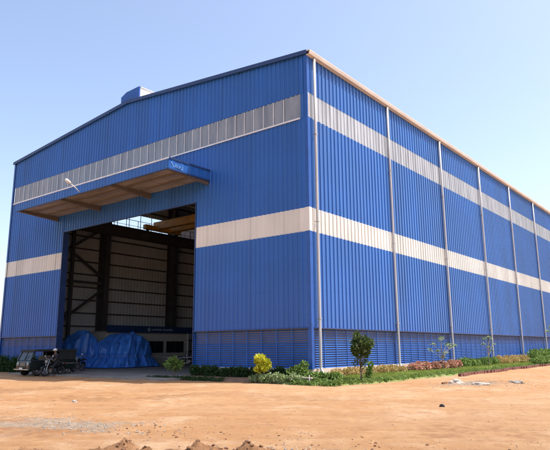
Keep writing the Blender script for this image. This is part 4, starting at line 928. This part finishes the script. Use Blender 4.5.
lump('rubble_lump', 'small pale stone on the open dirt at centre left', -.6, -11.9, (.10, .07, .05), 'rubble', 6.2)
# loose stones, chips and clods
def scatter(name, m_, pts, smin, smax, seed, label):
    rnd = random.Random(seed); mb = MB(); ico = [(0,0,1),(.89,0,.45),(.28,.85,.45),(-.72,.53,.45),(-.72,-.53,.45),(.28,-.85,.45),(.72,.53,-.45),(-.28,.85,-.45),(-.89,0,-.45),(-.28,-.85,-.45),(.72,-.53,-.45),(0,0,-1)]
    fi = [(0,1,2),(0,2,3),(0,3,4),(0,4,5),(0,5,1),(1,6,2),(2,7,3),(3,8,4),(4,9,5),(5,10,1),(6,7,2),(7,8,3),(8,9,4),(9,10,5),(10,6,1),(11,7,6),(11,8,7),(11,9,8),(11,10,9),(11,6,10)]
    px = np.array([p[0] for p in pts]); py = np.array([p[1] for p in pts]); hz = height(px[None, :], py[None, :])[0]
    for (x, y), h in zip(pts, hz):
        s = smin * (smax/smin) ** (rnd.random()**2.2); a = rnd.random()*6.28; ca_, sa = math.cos(a), math.sin(a); fx, fz = rnd.uniform(.6, 1.2), rnd.uniform(.4, .8)
        vs = []
        for v in ico:
            k = s * rnd.uniform(.7, 1.25); vx, vy = v[0]*k, v[1]*k*fx; vs.append((x + vx*ca_ - vy*sa, y + vx*sa + vy*ca_, h + v[2]*k*fz + s*.15))
        mb.add(vs, fi)
    o = mb.build(name, m_, fix=False); o['kind'] = 'stuff'; o['label'] = label; o['category'] = 'gravel'; return o
rnd = random.Random(99)
def gauss_pts(n, spots): return [(lambda s: (rnd.gauss(s[0], s[2]), rnd.gauss(s[1], s[3])))(rnd.choice(spots)) for _ in range(n)]
scatter('earth_clods', 'clod', gauss_pts(1500, [(m_[0], m_[1], m_[2]*.8, m_[2]*.6) for m_ in MOUNDS] + [(6.6, -14.5, 1.0, .5), (10.5, -13.8, 1.5, .5)]), .006, .038, 1, 'crumbly brown earth clods on the heaps in the foreground')
scatter('stone_chips', 'grey_stone', gauss_pts(3000, [(11.0, -15.0, .9, .3), (4.4, -15.0, 1.1, .5), (11.8, -15.3, .8, .25), (6.6, 1.6, .8, 1.0), (7.4, 2.2, .9, 1.2)]), .006, .035, 2, 'grey stone chips strewn in patches on the dirt')
pts = [(rnd.uniform(-14, 22), rnd.uniform(-17.5, -2)) for _ in range(1500)] + [(rnd.uniform(3.2, 14), rnd.uniform(-3, 12)) for _ in range(700)] + gauss_pts(1800, [(3.5, -14.5, 2.5, .7), (8, -13, 3, 1), (15, -11, 2, 2)])
scatter('loose_stones', 'stone', pts, .004, .022, 3, 'small loose stones scattered over the dirt yard')
